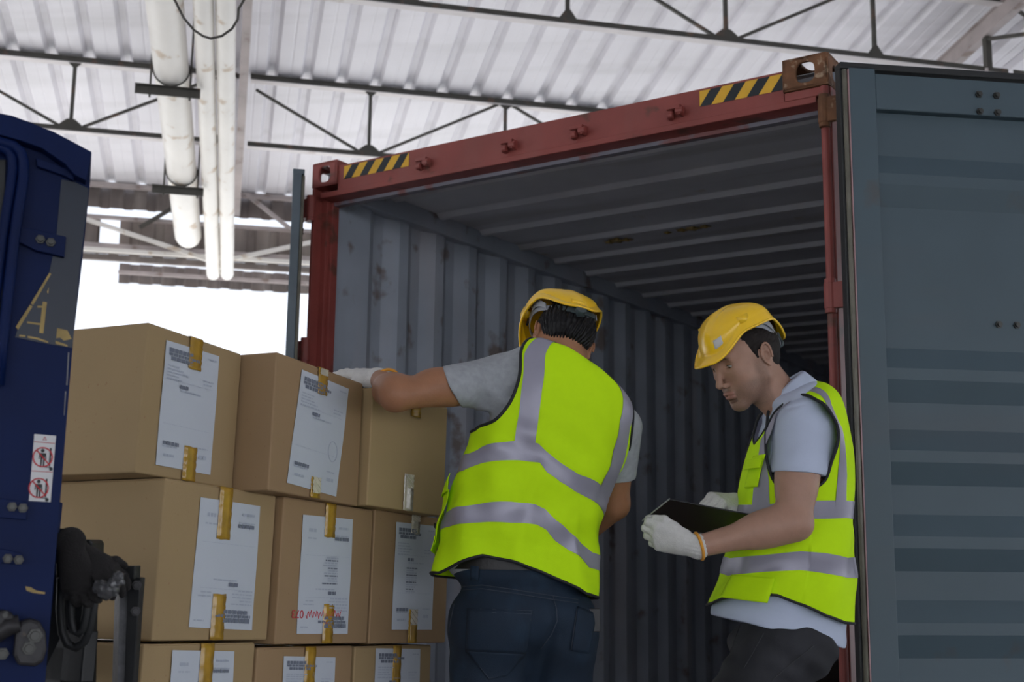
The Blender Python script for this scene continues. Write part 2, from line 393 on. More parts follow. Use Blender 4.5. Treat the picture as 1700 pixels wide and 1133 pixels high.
m = MB(); m.box((CW-.165, -.004, T-.150), (CW-.02, .12, T-.118)); m.build('casting_saddle', M_red, cont, bevel=.003)
# header with its lower lip
m = MB()
m.box((.148, .006, T-.148), (CW-.168, .10, T-.028)); m.box((.05, .0, T-.166), (CW-.05, .014, T-.146)); m.box((.05, .0, T-.172), (CW-.05,.09,T-.160))
m.build('door_header', M_red, cont, bevel=.004)
m = MB(); m.box((.06, .085, T-.188), (CW-.035, .12, T-.16)); m.build('header_seal_angle', M_flake, cont)
# posts
m = MB(); m.box((0, 0, .118), (.014, .10, T-.118)); m.box((0, .055, .118), (.045, .11, T-.118)); m.box((.045, .075, .118), (.062, .12, T-.14)); m.box((0,0,.118),(.004,.17,T-.118))
m.build('corner_post', M_red, cont, bevel=.003)
m = MB(); m.box((CW-.036, 0, .118), (CW-.006, .10, T-.15)); m.box((CW-.008,0.012,.118),(CW,.17,T-.118))
m.cyl((CW-.021, .004, .118), (CW-.021, .004, T-.118), .0155, 14)
m.build('corner_post', M_red, cont, bevel=.003)
# hinge barrels on the posts
for side, x in (('l', .004), ('r', CW-.018)):
    for z in (T-.215, T-.26-.62, 1.62-.12, 1.0, .35):
        m = MB()
        m.cyl((x, -.012, z-.06), (x, -.012, z+.06), .020, 14); m.cyl((x,-.012,z-.045),(x,-.012,z+.045),.0225,14)
        d = .05 if side == 'r' else -.035
        m.box((min(x, x+d), -.028, z-.045), (max(x, x+d), -.006, z+.045))
        m.build('hinge_lug', M_rust if z > T-.3 and side == 'r' else M_red, cont, bevel=.002)
# cam retainers along the header
for k, (x, dz) in enumerate(((.65, 0), (1.095, .0), (1.426, .0), (1.85, .0))):
    m = MB(); z = T-.105
    m.box((x-.028, -.012, z-.022), (x-.012, .008, z+.022)); m.box((x+.018, -.03, z-.02), (x+.03, .008, z+.02))
    m.box((x-.028, -.034, z+.004), (x+.03, -.020, z+.018)); m.cyl((x-.02,-.028,z-.018),(x+.0,-.028,z-.018),.012,10); m.cyl((x+.01,-.022,z-.004),(x+.04,-.022,z-.004),.014,10)
    m.box((x-.03, -.024, z-.028), (x-.016, .008, z-.012))
    m.build('cam_retainer', M_red, cont, bevel=.002)
# hazard stickers
def hazard(x0, x1, n, z0, z1):
    m = MB(); w = (x1-x0)/n; y = -.0005+.006; sl = .045
    yq = y-.0012
    def clipq(a, b, mi):
        poly = [(a, z0), (b, z0), (b+sl, z1), (a+sl, z1)]
        # clip to x0..x1
        def clip(P, X, keep):
            out = []
            for i in range(len(P)):
                p, q = P[i], P[(i+1) % len(P)]; ip, iq = keep(p[0], X), keep(q[0], X)
                if ip: out.append(p)
                if ip != iq:
                    t = (X-p[0])/(q[0]-p[0]); out.append((X, p[1]+t*(q[1]-p[1])))
            return out
        poly = clip(poly, x0, lambda u, X: u >= X-1e-9)
        if len(poly) > 2: poly = clip(poly, x1, lambda u, X: u <= X+1e-9)
        if len(poly) > 2: m.add([(p[0], yq, p[1]) for p in poly], [tuple(range(len(poly)))], mi)
    k = -2
    while x0 + k*w < x1: clipq(x0+k*w, x0+(k+1)*w, ((k+1) % 2)); k += 1
    m.build('hazard_sticker', [M_yel, M_blk], cont)
hazard(.185, .56, 8, T-.100, T-.038)
hazard(1.945, CW-.172, 7, T-.100, T-.038)
# corrugated side walls, end wall, roof and floor
def wallprof(L0, L1, pit=.300, d=.036):
    pr = []; y = L0
    while y < L1:
        pr += [(y, 0), (y+.070, 0), (y+.070+.068, d), (y+.070+.068+.072, d)]; y += pit
    return [(min(p[0], L1), p[1]) for p in pr] + [(L1, 0)]
pr = wallprof(.30, CL-.1)
for x, sgn, nm in ((.040, -1, 'side_wall'), (CW-.040, 1, 'side_wall')):
    m = MB(); pp = [(.06, 0), (.20, 0)] + pr
    m.grid([(x+sgn*h, y, z) for z in (.15, T-.10) for y, h in pp], len(pp), 2); m.build(nm, M_grey, cont, solid=.003)
for x in (.0, CW-.075):
    m = MB(); m.box((x, .1, T-.135), (x+.075, CL-.1, T-.030)); m.box((x, .1, .0), (x+.05, CL-.1, .16)); m.build('side_rail', M_grey, cont, bevel=.006)
m = MB(); pr2 = [(.05, 0)]; y = .125
while y < CL-.1: pr2 += [(y-.042, 0), (y-.016, -.022), (y+.016, -.022), (y+.042, 0)]; y += .386
pr2 = [(yy, h) for yy, h in pr2]
m.grid([(x, yy, T-.040+h) for yy, h in pr2 for x in (.03, CW-.03)], 2, len(pr2)); m.build('roof_panel', M_ceil, cont, solid=.002)
for (px_, py_, r_) in ((1025, 401, .045), (1012, 404, .03), (1040, 400, .03), (1132, 384, .03), (1150, 381, .04), (1170, 378, .028), (1108, 388, .02)):
    X_ = MC.inverted() @ V(on_plane(px_, py_, (CX, CY, T-.052), (0,0,1))); m = MB(); n_ = 14
    m.add([(X_.x, X_.y, T-.056)]+[(X_.x+r_*(1+.35*math.sin(k*2.3))*math.cos(2*math.pi*k/n_), X_.y+r_*1.3*(1+.3*math.sin(k*1.7))*math.sin(2*math.pi*k/n_), T-.046) for k in range(n_)]+[(X_.x, X_.y, T-.04)],
          [(0, 1+(k+1) % n_, 1+k) for k in range(n_)]+[(n_+1, 1+k, 1+(k+1) % n_) for k in range(n_)]); m.build('foam_patch', M_foam, cont, smooth=True)
m = MB(); m.box((.04, CL-.12, .15), (CW-.04, CL-.09, T-.06)); m.build('end_wall', M_grey, cont)
m = MB(); m.box((.04, .05, .10), (CW-.04, CL-.1, .16)); m.build('floor_panel', M_plyw, cont)
m = MB(); m.box((.0, .0, .0), (CW, .12, .118)); m.build('door_sill', M_red, cont)

# doors
MCi = MC.inverted()
def door(origin, ux, label, near, gm=None):
    # local frame: x from hinge to free edge, y away from the viewer (outer face), z up, origin at the hinge bottom
    ux = np.asarray(ux, float); ux /= np.linalg.norm(ux); uy = np.array([-ux[1], ux[0], 0])
    Mw = frame(origin, ux, uy, (0,0,1)); W, H = 1.165, 2.62
    rt = MB()
    s = 1
    # frame: stiles and rails, recessed horizontal corrugated panel
    rt.box((.028, 0, 0), (.125, .05, H)); rt.box((W-.10, 0, 0), (W-.012, .05, H))
    rt.box((.125, .004, H-.15), (W-.10, .05, H-.022)); rt.box((.125, .004, 0), (W-.10, .05, .13))
    d = rt.build('door', M_door, cont, bevel=.004, local=MCi @ Mw)
    if label: d['label'] = label
    # corrugated panel: list of (z, depth)
    pn = MB(); segs = [(.13, .038)]
    for zb in [float(at(1560, y_, 4.02)[2])-.17 for y_ in (1344, 1206, 1068, 930, 790, 653, 316)]:
        if zb > .17: segs += [(zb-.037, .038), (zb+.037, .012), (zb+.075, .012), (zb+.145, .038)]
    segs += [(H-.15, .038)]
    if False: pass
    pn.grid([(x, dd, z) for z, dd in segs for x in (.12, W-.095)], 2, len(segs)); pn.build('door_panel', M_door, d)
    g = MB(); g.box((.0, .012, 0), (.012, .05, H-.01)); g.box((.0,.0,H-.012),(W,.052,H+.012)); g.build('gasket', gm or M_rubber, d, bevel=.003)
    g = MB(); g.tube([(.016, .006, 0), (.016, .006, H-.015)], .0085, 10); g.build('seal_strip', M_olive, d, smooth=True)
    g = MB(); g.box((.0245, -.003, 0), (.0285, .02, H-.015)); g.build('edge_flange', M_pink, d)
    for bx, bz in ((.50, H-.075), (.565, H-.075), (.50, H-.137), (.565, H-.137), (.545, 1.742), (.61, 1.742), (.60, .93)):
        yy = .004 if bz > 2.4 else .038
        g = MB(); g.cyl((bx, yy, bz), (bx, yy-.006, bz), .013, 6); g.cyl((bx, yy-.005, bz), (bx, yy-.014, bz), .008, 12); g.build('bolt', M_bolt, d)
    return d
o_r = at(1409, 500, 3.98); o_r[2] = .17
door(o_r, (math.sin(math.radians(82.5)), math.cos(math.radians(82.5)), 0), None, True)
o_l = at(499, 450, 5.30); o_l[2] = .17
door(o_l, (math.sin(math.radians(-10.6)), math.cos(math.radians(-10.6)), 0), None, False, M_door2)
# ------------------------------------------------------------------ stacked cartons on the forks
M_card = mat('cardboard', (.38,.265,.130), .75, 0, .10, 3, .15, 150, fleck=((.33,.20,.10), .70, 90))
M_card3 = mat('cardboard_olive', (.43,.305,.15), .75, 0, .08, 3, .15, 150, fleck=((.42,.31,.13), .70, 90))
M_card2 = mat('cardboard_browner', (.35,.225,.115), .75, 0, .12, 3, .15, 150, fleck=((.30,.18,.09), .70, 90))
M_lab = mat('label_paper', (.56,.60,.66), .5, 0, .06, 5)
M_ink = mat('label_ink', (.16,.18,.23), .6)
M_inkl = mat('faint_label_ink', (.42,.46,.54), .6)
M_redink = mat('red_marker', (.55,.05,.06), .6)
M_tape = mat('brown_packing_tape', (.52,.30,.04), .18, 0, .3, 30, .6, 45, coat=.3)
M_tapec = mat('shiny_clear_tape', (.66,.60,.48), .12, 0, .3, 40, 1.0, 60, coat=.8)
def rot3(a, b, c):
    return (Matrix.Rotation(a, 4, 'Z') @ Matrix.Rotation(b, 4, 'Y') @ Matrix.Rotation(c, 4, 'X'))
G = (1.11710482, .05532848, -.01618943)
BOXES = {  # origin = front top left corner, W, H, yaw
 '11': ((-.794,2.588,1.625), .348, .330, .048), '12': ((-.567,2.872,1.608), .427, .335, .060), '13': ((-.377,3.259,1.576), .368, .323, -.091),
 '21': ((-.751,2.638,1.290), .397, .347, -.010), '22': ((-.556,2.987,1.266), .403, .355, -.015), '23': ((-.371,3.352,1.250), .408, .364, -.028),
 '31': ((-.760,2.585,.941), .384, .345, .013), '32': ((-.593,2.932,.908), .410, .345, -.003), '33': ((-.408,3.304,.883), .420, .345, .008)}
LBL = {'11': ((275,565),(363,592),(348,789),(257,772)), '12': ((500,614),(578,646),(557,825),(475,802)),
 '21': ((332,826),(431,841),(417,1047),(312,1042)), '22': ((502,855),(585,863),(576,1053),(491,1053)), '23': ((657,867),(722,874),(716,1046),(649,1046)),
 '31': ((285,1080),(388,1082),(378,1262),(272,1268)), '32': ((470,1090),(556,1092),(548,1240),(462,1244)), '33': ((623,1077),(697,1078),(692,1238),(616,1240))}
TAPE = {'11': (322,.22,311,.24), '12': (536,.20,523,.16), '13': (689,.16,678,.32), '21': (371,.34,358,.30), '22': (547,.24,542,.28), '23': (689,.15,683,.26), '31': (341,.5,330,.2), '32': (513,.5,508,.2), '33': (657,.5,650,.2)}
LABELS = {'11': 'top row cardboard carton nearest the blue mast, white label and brown tape, against the sky',
 '12': 'middle carton of the top row, tilted white label, under the gloved hand',
 '13': 'plain unlabelled carton with shiny tape, right end of the top row under the forearm',
 '21': 'large carton in the second row beside the black mast fittings, white label',
 '22': 'second row carton with upside-down red marker writing by its label',
 '23': 'second row carton behind the green vest hem, white label with shiny tape',
 '31': 'bottom row carton nearest the black mast fittings, only its top in view',
 '32': 'middle carton of the bottom row, only its top in view',
 '33': 'bottom row carton nearest the blue jeans, only its top in view'}
rng = random.Random(11)
for key, (org, W, H, yw) in BOXES.items():
    Rm = rot3(G[0]+yw, G[1], G[2]); D = .44
    Mtl = Matrix.Translation(Vector(org)) @ Rm
    Mb = Mtl @ Matrix.Translation((W/2, D/2, -H+.002))
    off = Vector((-W/2, -D/2, H-.002))
    root = empty('cardboard_box', Mb, LABELS[key], 'box', 'cardboard cartons stacked three rows high')
    mi = Mtl.inverted(); nrm = np.array(Mtl.to_3x3() @ Vector((0,-1,0)))
    def L_(x, y):   # pixel -> local front-face coordinates (x, z) from the top left corner
        X = on_plane(x, y, org, nrm); p = mi @ V(X); return p.x, p.z
    mt = M_card3 if key == '13' else M_card if key in ('11','13','21','31','33') else M_card2
    W_, H_ = W-.004, H-.003
    m = MB(); n = 6
    # body: slightly bellied faces, grid front and left
    def face(P00, P10, P11, P01, bel, nn):
        P00, P10, P11, P01 = map(np.array, (P00, P10, P11, P01)); pts = []
        for j in range(9):
            for i in range(9):
                u, v = i/8, j/8; p = (1-u)*(1-v)*P00+u*(1-v)*P10+u*v*P11+(1-u)*v*P01
                pts.append(p + np.array(nn)*bel*(4*u*(1-u)*4*v*(1-v)))
        m.grid(pts, 9, 9)
    x0, x1, y0, y1, z0, z1 = 0, W_, 0, D, -H_, 0
    face((x0,y0,z0),(x1,y0,z0),(x1,y0,z1),(x0,y0,z1), rng.uniform(-.002,.001), (0,-1,0))
    face((x0,y1,z0),(x0,y0,z0),(x0,y0,z1),(x0,y1,z1), rng.uniform(-.003,.0), (-1,0,0))
    face((x1,y0,z0),(x1,y1,z0),(x1,y1,z1),(x1,y0,z1), 0, (1,0,0))
    face((x1,y1,z0),(x0,y1,z0),(x0,y1,z1),(x1,y1,z1), 0, (0,1,0))
    face((x0,y0,z1),(x1,y0,z1),(x1,y1,z1),(x0,y1,z1), -.004, (0,0,1))
    face((x0,y1,z0),(x1,y1,z0),(x1,y0,z0),(x0,y0,z0), 0, (0,0,-1))
    m.v = [(p[0]+off.x, p[1]+off.y, p[2]+off.z) for p in m.v]
    o = m.build('carton', mt, root, smooth=False)
    md = o.modifiers.new('weld', 'WELD'); md.merge_threshold = .0005
    md = o.modifiers.new('bevel', 'BEVEL'); md.width = .004; md.segments = 3; md.angle_limit = 1.0
    # top flaps
    m = MB(); gx = W_/2
    for a_, b_ in ((.003, gx-.0015), (gx+.0015, W_-.003)): m.box((a_+off.x, .003+off.y, off.z-.001), (b_+off.x, D-.003+off.y, off.z+.0015))
    m.build('top_flap', mt, root)
    # folded edge highlight: vertical crease strip at the front left corner is part of the bevel
    if key in LBL:
        q = [L_(*p) for p in LBL[key]]
        m = MB(); y_ = off.y-.0022
        for j in range(7):
            for i in range(5): pass
        P4 = [np.array([p[0]+off.x, y_, p[1]+off.z]) for p in q]
        pts = []
        for j in range(9):
            for i in range(7):
                u, v = i/6, j/8; p = (1-u)*(1-v)*P4[0]+u*(1-v)*P4[1]+u*v*P4[2]+(1-u)*v*P4[3]; pts.append(p+np.array([0,-.0006*math.sin(u*5+v*7),0]))
        m.grid(pts, 7, 9); lb = m.build('shipping_label', M_lab, root, solid=.0006)
        # printed blocks, each row a few word-like bars
        def L2(u, v, d=.0022): return (1-u)*(1-v)*P4[0]+u*(1-v)*P4[1]+u*v*P4[2]+(1-u)*v*P4[3]+np.array([0,-d,0])
        m = MB()
        def bar(u0, u1, v, h, mi): m.add([L2(u0,v), L2(u1,v), L2(u1,v+h), L2(u0,v+h)], [(0,1,2,3)], mi)
        def words(u0, u1, v, h, mi=0, gap=.012):
            u = u0
            while u < u1:
                w = rng.uniform(.03, .09); bar(u, min(u+w, u1), v, h, mi); u += w+gap
        flip = key in ('21','22','31')
        def V_(v, h): return (1-v-h) if flip else v
        def U_(a, b): return (1-b, 1-a) if flip else (a, b)
        def row(a, b, v, h, mi=0):
            a, b = U_(a, b); words(a, b, V_(v, h), h, mi)
        row(.06,.5,.05,.035); row(.06,.62,.09,.022); row(.10,.50,.118,.03); row(.8,.95,.05,.012,1)
        for k in range(5): row(.05,.05+rng.uniform(.2,.4),.19+k*.026,.010,1)
        row(.3,.45,.33,.03); row(.32,.7,.37,.012,1); row(.05,.9,.305,.003,1); row(.72,.92,.24,.01,1); row(.72,.88,.27,.01,1)
        if key in ('22','23'):
            for k in range(11): row(.28,.28+rng.uniform(.18,.3),.42+k*.022,.012,1 if k%3 else 0)
        row(.05,.92,.66,.003,1)
        row(.08,.36,.80,.03); row(.08,.34,.835,.012,1); row(.72,.9,.80,.012,1); row(.74,.88,.86,.03,1); row(.10,.3,.90,.02,1)
        m.build('printing', [M_ink, M_inkl], lb)
        if key == '12':
            m = MB(); c_ = L2(.80,.62); m.tube([c_+np.array([.022*math.cos(t),0,.026*math.sin(t)]) for t in np.linspace(0,2*math.pi,21)[:-1]], .0007, 5, closed=True); m.build('stamp_ring', M_inkl, lb)
    xt, ft, xb, fb = TAPE[key]
    tx = L_(xt, {'1':600,'2':860,'3':1100}[key[0]] if key != '13' else 690)[0]; bx = L_(xb, {'1':790,'2':1050,'3':1290}[key[0]])[0]
    wt = .046
    def tape(xc0, za, zb, name, mtl):
        m = MB(); pts = []
        for j in range(15):
            z = za + (zb-za)*j/14
            for i in range(4):
                u = i/3; pts.append((xc0-wt/2+wt*u+off.x, off.y-.0040-.0008*math.sin(j*2.1+i*1.7), z+off.z+.001*math.sin(i*9+j)))
        m.grid(pts, 4, 15); return m.build(name, mtl, root, solid=.0004, smooth=True)
    tape(tx, .001, -H*ft, 'packing_tape', M_tape if key not in ('23',) else M_tapec)
    tape(bx, -H_*(1-fb), -H_+.001, 'packing_tape', M_tapec if key == '13' else M_tape)
    m = MB(); m.box((tx-wt/2+off.x, off.y-.004, off.z+.0015), (tx+wt/2+off.x, off.y+D, off.z+.0022)); m.build('packing_tape', M_tape, root)
    if key in ('12','13','23'):
        for (cx0, za, zb) in ((bx, -H_*(1-fb)+.0, -H_*(1-fb)-H_*.12), (tx, -.0, -H*.05)):
            m = MB(); pts = []
            for j in range(9):
                for i in range(6): pts.append((cx0-wt*.4+wt*.8*i/5+off.x, off.y-.0062-.0012*((i*7+j*5)%3), za+(zb-za)*j/8+off.z))
            m.grid(pts, 6, 9); m.build('tape_glare_wrinkle', M_tapec, root)
    if key == '22':
        cu = bpy.data.curves.new('t', 'FONT'); cu.body = '073'; cu.size = .045; cu.extrude = .0003; to = bpy.data.objects.new('t', cu)
        sc.collection.objects.link(to); bpy.context.view_layer.update()
        me = bpy.data.meshes.new_from_object(to.evaluated_get(bpy.context.evaluated_depsgraph_get())); bpy.data.objects.remove(to)
        me.materials.clear(); me.materials.append(M_redink)
        h = bpy.data.objects.new('marker_writing', me); sc.collection.objects.link(h); h.parent = root
        p = L_(503, 1014)
        h.matrix_local = Matrix(((-.75,0,0,p[0]+off.x),(0,0,-1,off.y-.003),(0,-.62,0,p[1]+off.z),(0,0,0,1)))
        m = MB(); pth = []
        for k in range(40):
            q_ = L_(506+k*1.5, 1019+6*math.sin(k*1.9)+(3 if k % 7 < 3 else 0)); pth.append((q_[0]+off.x, off.y-.0035, q_[1]+off.z))
        m.tube(pth, .0011, 5); pth = []
        for k in range(10):
            q_ = L_(534+k*1.0, 1034+4*math.sin(k*2.2)); pth.append((q_[0]+off.x, off.y-.0035, q_[1]+off.z))
        m.tube(pth, .0011, 5); m.build('marker_writing', M_redink, root)
# pallet
Rs = rot3(*G); MS = Matrix.Translation(Vector((-.76,2.585,.941-.35))) @ Rs
Mp = MS @ Matrix.Translation((.61, .24, -.136))
M_wood = mat('pallet_wood', (.36,.24,.13), .8, 0, .3, 6, .3, 60, streak=((.25,.16,.09), .5, (.6,8,8)))
pal = empty('wooden_pallet', Mp, 'wooden pallet under the carton stack', 'pallet')
for k in range(5):
    m = MB(); y = -.25+k*.125; m.box((-.64, y-.045, .105), (.66, y+.045, .123)); m.build('deck_board', M_wood, pal)
for x in (-.57, 0, .57):
    m = MB(); m.box((x-.045, -.30, .0), (x+.045, .30, .103)); m.build('bearer', M_wood, pal)

# ------------------------------------------------------------------ forklift mast
M_blue = mat('forklift_blue', (.001,.010,.065), .5, 0, .3, 5, .1, 80, dirt=((.10,.045,.03), .70, 9, .8), spec=.15)
M_navy = mat('dark_peeling_sticker', (.006,.014,.032), .4, 0, .3, 8)
M_ystk = mat('worn_yellow_print', (.42,.29,.08), .5, 0, .5, 30)
M_white = mat('sticker_white', (.60,.60,.60), .5, 0, .08, 20)
M_sred = mat('sticker_red', (.50,.03,.04), .5)
M_iron = mat('greasy_iron', (.035,.033,.035), .45, .4, .4, 20, .5, 60, dirt=((.18,.12,.08), .66, 30, .5))
M_blackp = mat('black_paint', (.012,.013,.014), .5, 0, .3, 20, .3, 60)
M_galv = mat('bare_steel_edge', (.22,.22,.23), .6, .2, .3, 60, .5, 200)
fd = np.array([math.sin(math.radians(66)), math.cos(math.radians(66)), -.07]); fd /= np.linalg.norm(fd)
fn = np.cross(fd, ZZ); fn /= np.linalg.norm(fn)                    # points toward the viewer side
fP = at(130, 400, 2.22); fu = np.cross(fn, fd); fu /= np.linalg.norm(fu)
if fu[2] < 0: fu = -fu
MF = frame(fP, fd, fu, np.cross(fd, fu)); MFi = MF.inverted()
fN = np.cross(fd, fu)                                             # frame z
SG = 1 if (CAMO-fP) @ fN > 0 else -1                              # sign of the viewer side along frame z
fork = empty('forklift', Matrix.Translation(V((float(fP[0])-.1, float(fP[1])-.1, 0))), 'blue forklift mast with curved guard bars at the left edge', 'forklift')
fki = fork.matrix_world.inverted()
def FL(x, y, h=0):   # pixel -> frame coordinates on the panel plane (lifted h toward the viewer)
    X = on_plane(x, y, fP + fN*SG*h, fN); p = MFi @ V(X); return (p.x, p.y)
def fl3(x, y, h=0): return fki @ (MF @ Vector((*FL(x, y, h), SG*h)))
def fplate(name, pix, h0, h1, mt, parent=fork, bev=.001):
    poly = [FL(x, y, h1) for x, y in pix]
    M = fki @ MF @ Matrix.Translation((0,0,SG*h0)); m = MB(); m.prism(poly, M, SG*(h1-h0))
    o = m.build(name, mt, parent, bevel=bev); return o
fplate('mast_panel', [(-70,180),(0,190),(20,194),(50,205),(90,221),(120,237),(152,254),(150,300),(137,430),(122,560),(97,870),(75,1133),(55,1400),(-110,1400)], -.035, 0, M_blue)
fplate('top_fascia', [(-70,172),(0,188),(20,192),(50,203),(90,219),(120,235),(152,252),(151,262),(143,300),(124,290),(108,272),(70,246),(30,232),(0,224),(-70,212)], 0, .030, M_blue)
fplate('top_edge_plate', [(60,262),(125,285),(122,300),(108,292),(62,276)], 0, .012, M_blue)
stk = fplate('black_sticker', [(102,298),(125,303),(147,313),(146,330),(133,440),(120,578),(62,568),(25,560),(30,545),(82,452),(93,400)], 0, .0012, M_navy, bev=0)
def fquad(name, lst, h, mt, parent):
    m = MB(); 
    for pix in lst:
        n = len(pix); m.add([fl3(x, y, h) for x, y in pix], [tuple(range(n))])
    return m.build(name, mt, parent)
fquad('yellow_triangle_line', [[(82,453),(85,455),(55,507),(51,504)],[(50,506),(54,509),(30,548),(26,543)],[(32,556),(42,557),(42,560),(32,559)],[(46,558),(62,561),(80,567),(80,570),(62,564),(46,561)],[(92,566),(112,573),(112,576),(92,571)]], .0018, M_ystk, stk)
fquad('letter_remains', [[(71,501),(78,502),(72,554),(65,553)],[(62,508),(71,508),(71,511),(62,511)],[(45,534),(67,537),(67,540),(45,537)],[(78,485),(81,477),(80,488)]], .0018, M_ystk, stk)
fquad('yellow_patch', [[(95,545),(112,549),(119,563),(106,566),(100,561),(93,562)]], .0018, M_ystk, stk)
# guard bars
def fbar(pix, h, r, name='guard_bar'):
    P = [np.array(fl3(x, y, h)) for x, y in pix]
    m = MB(); m.tube(P, r, 14); return m.build(name, M_blue, fork, smooth=True)
fbar([(-60,235),(-20,240),(5,246),(15,252),(21,262),(22,280),(18,310),(12,345),(4,400),(-6,480),(-20,600)], .022, .009)
fbar([(-30,232),(0,236),(22,242),(34,252),(39,266),(39,290),(35,320),(29,355),(23,400),(14,480),(5,560),(-2,640)], .026, .0095)
pn = fplate('window_panel', [(-70,262),(10,265),(0,620),(-70,620)], 0, .004, M_blackp)
bp = fplate('brace_plate', [(-40,365),(0,371),(36,377),(110,393),(107,427),(60,416),(36,404),(0,398),(-40,392)], 0, .014, M_blue)
def fbolt(x, y, h, r=.0065, parent=fork):
    a_ = np.array(fl3(x, y, h)); d = np.array((fki @ MF).to_3x3() @ Vector((0,0,SG))); m = MB()
    m.cyl(a_, a_+d*.004, r*1.35, 6); m.cyl(a_+d*.003, a_+d*.010, r*.8, 12); return m.build('bolt', M_bolt, parent, bevel=.0006)
for x, y in ((24,382),(67,398),(84,403)): fbolt(x, y, .014, parent=bp)
l1 = fplate('lower_plate', [(-40,822),(46,834),(44,864),(-40,856)], 0, .008, M_blue)
for x, y in ((20,842),(38,844)): fbolt(x, y, .008, parent=l1)
l2 = fplate('lower_plate', [(-40,908),(10,913),(37,920),(36,938),(-40,932)], 0, .010, M_blue)
for x, y in ((13,928),(31,930)): fbolt(x, y, .010, parent=l2)
fquad('paint_chip', [[(113,585),(115,586),(112,640),(110,640)],[(108,650),(110,650),(107,690),(106,690)]], .0012, M_galv, fork)
sc_ = fquad('paint_scratch', [[(42,974),(52,976),(60,981),(75,984),(74,987),(55,985),(44,981)]], .0012, M_ystk, fork)
# warning sticker with two prohibition pictograms
ws = fplate('warning_sticker', [(57,721),(93,724),(84,834),(48,832)], 0, .0012, M_white, bev=0)
def ws_pt(u, v, h=.002):   # u,v in 0..1 across and down the sticker
    x = (57*(1-v)+48*v)*(1-u)+(93*(1-v)+84*v)*u; y = (721*(1-v)+832*v)*(1-u)+(724*(1-v)+834*v)*u
    return np.array(fl3(x, y, h))
asp = 111/36.
def stroke(m, pts, w):
    m.tube([ws_pt(*p) for p in pts], w, 5)
for k, (cu, cv) in enumerate(((.47,.335),(.40,.80))):
    R_0 = .44
    m = MB(); m.tube([ws_pt(cu+R_0*math.cos(t), cv+R_0/asp*math.sin(t)) for t in np.linspace(0,2*math.pi,33)[:-1]], .0012, 6, closed=True)
    stroke(m, [(cu-.31,cv-.31/asp),(cu+.31,cv+.31/asp)], .0011); m.build('red_prohibition_ring', M_sred, ws)
    m = MB()
    def fl_(pts, h=.0016): m.add([ws_pt(cu+a, cv+b/asp, h) for a, b in pts], [tuple(range(len(pts)))])
    fl_([(.09*math.cos(t)-.02, -.30+.09*math.sin(t)) for t in np.linspace(0,2*math.pi,13)[:-1]])
    fl_([(-.14,-.19),(.12,-.19),(.10,.06),(-.10,.06)]); fl_([(-.17,-.19),(-.12,-.19),(-.14,.10),(-.19,.10)]); fl_([(.10,-.19),(.15,-.19),(.18,.10),(.13,.10)])
    fl_([(-.10,.06),(-.01,.06),(-.02,.42),(-.09,.42)]); fl_([(.02,.06),(.10,.06),(.10,.42),(.03,.42)])
    fl_([(.30,-.45),(.38,-.45),(.38,.40),(.30,.40)]); fl_([(.10,.42),(.40,.42),(.40,.47),(.10,.47)])
    fl_([(.42+.09*math.cos(t), .52+.09*math.sin(t)) for t in np.linspace(0,2*math.pi,11)[:-1]])
    m.build('black_pictogram', M_blackp, ws)
m = MB(); stroke(m, [(.5,.03),(.42,.075),(.58,.075),(.5,.03)], .0006); stroke(m, [(.02,.115),(.98,.115)], .0005); stroke(m, [(.02,.55),(.98,.55)], .0005); m.build('warning_triangle', M_sred, ws)
# lower hinge casting with its arm
def bfix(P): return [np.array(p) for p in P]
m = MB(); m.tube([fl3(-60,1062,.03), fl3(-10,1056,.035), fl3(14,1040,.04), fl3(32,1036,.04)], [.016,.016,.017,.015], 14)
hb = m.build('hinge_arm', M_iron, fork, smooth=True)
fplate('hinge_casting', [(26,1045),(34,1033),(50,1027),(66,1033),(76,1050),(78,1080),(72,1100),(58,1108),(30,1106),(22,1090)], .012, .045, M_iron, bev=.006)
fplate('hinge_lug', [(-30,1020),(5,1014),(20,1018),(28,1034),(-10,1048),(-30,1052)], .01, .05, M_iron, bev=.005)
for x, y, r_ in ((58,1056,.010),(48,1077,.009),(4,1086,.008),(8,1022,.006)): fbolt(x, y, .045, r_)
# carriage: black upright, hoses, steel bar
def zat(x, y, Z): return fki @ V(at(x, y, Z))
def poly_z(name, pix, Z, th, mt, bev=.002, tilt=0):
    n = len(pix); f0 = [zat(x, y, Z+tilt*(x-pix[0][0])) for x, y in pix]; f1 = [p + Vector((0, th, 0)) for p in f0]
    m = MB(); m.add(f0+f1, [tuple(range(n)), tuple(range(2*n-1, n-1, -1))]+[(i,n+i,n+(i+1)%n,(i+1)%n) for i in range(n)])
    return m.build(name, mt, fork, bevel=bev)
poly_z('carriage_upright', [(84,938),(150,940),(146,1133),(140,1300),(60,1300),(74,1133)], 2.38, .05, M_blackp)
poly_z('hose_box', [(93,897),(150,896),(154,902),(152,950),(92,960)], 2.33, .07, M_blackp, .004)
poly_z('lock_pin', [(92,877),(105,878),(105,882),(99,882),(97,900),(92,900)], 2.33, .01, M_blackp)
def hose(pix, Z, r, mt=M_rubber, name='hydraulic_hose'):
    m = MB(); P = [np.array(zat(x, y, Z)) for x, y in pix]; m.tube(P, r, 12); return m.build(name, mt, fork, smooth=True)
hose([(116,960),(117,1000),(118,1030),(122,1048),(130,1052),(138,1044),(143,1020),(146,985),(148,955)], 2.30, .008)
hose([(102,960),(100,1010),(103,1050),(112,1070),(126,1076),(140,1066),(150,1040),(156,1005),(158,960)], 2.31, .0085)
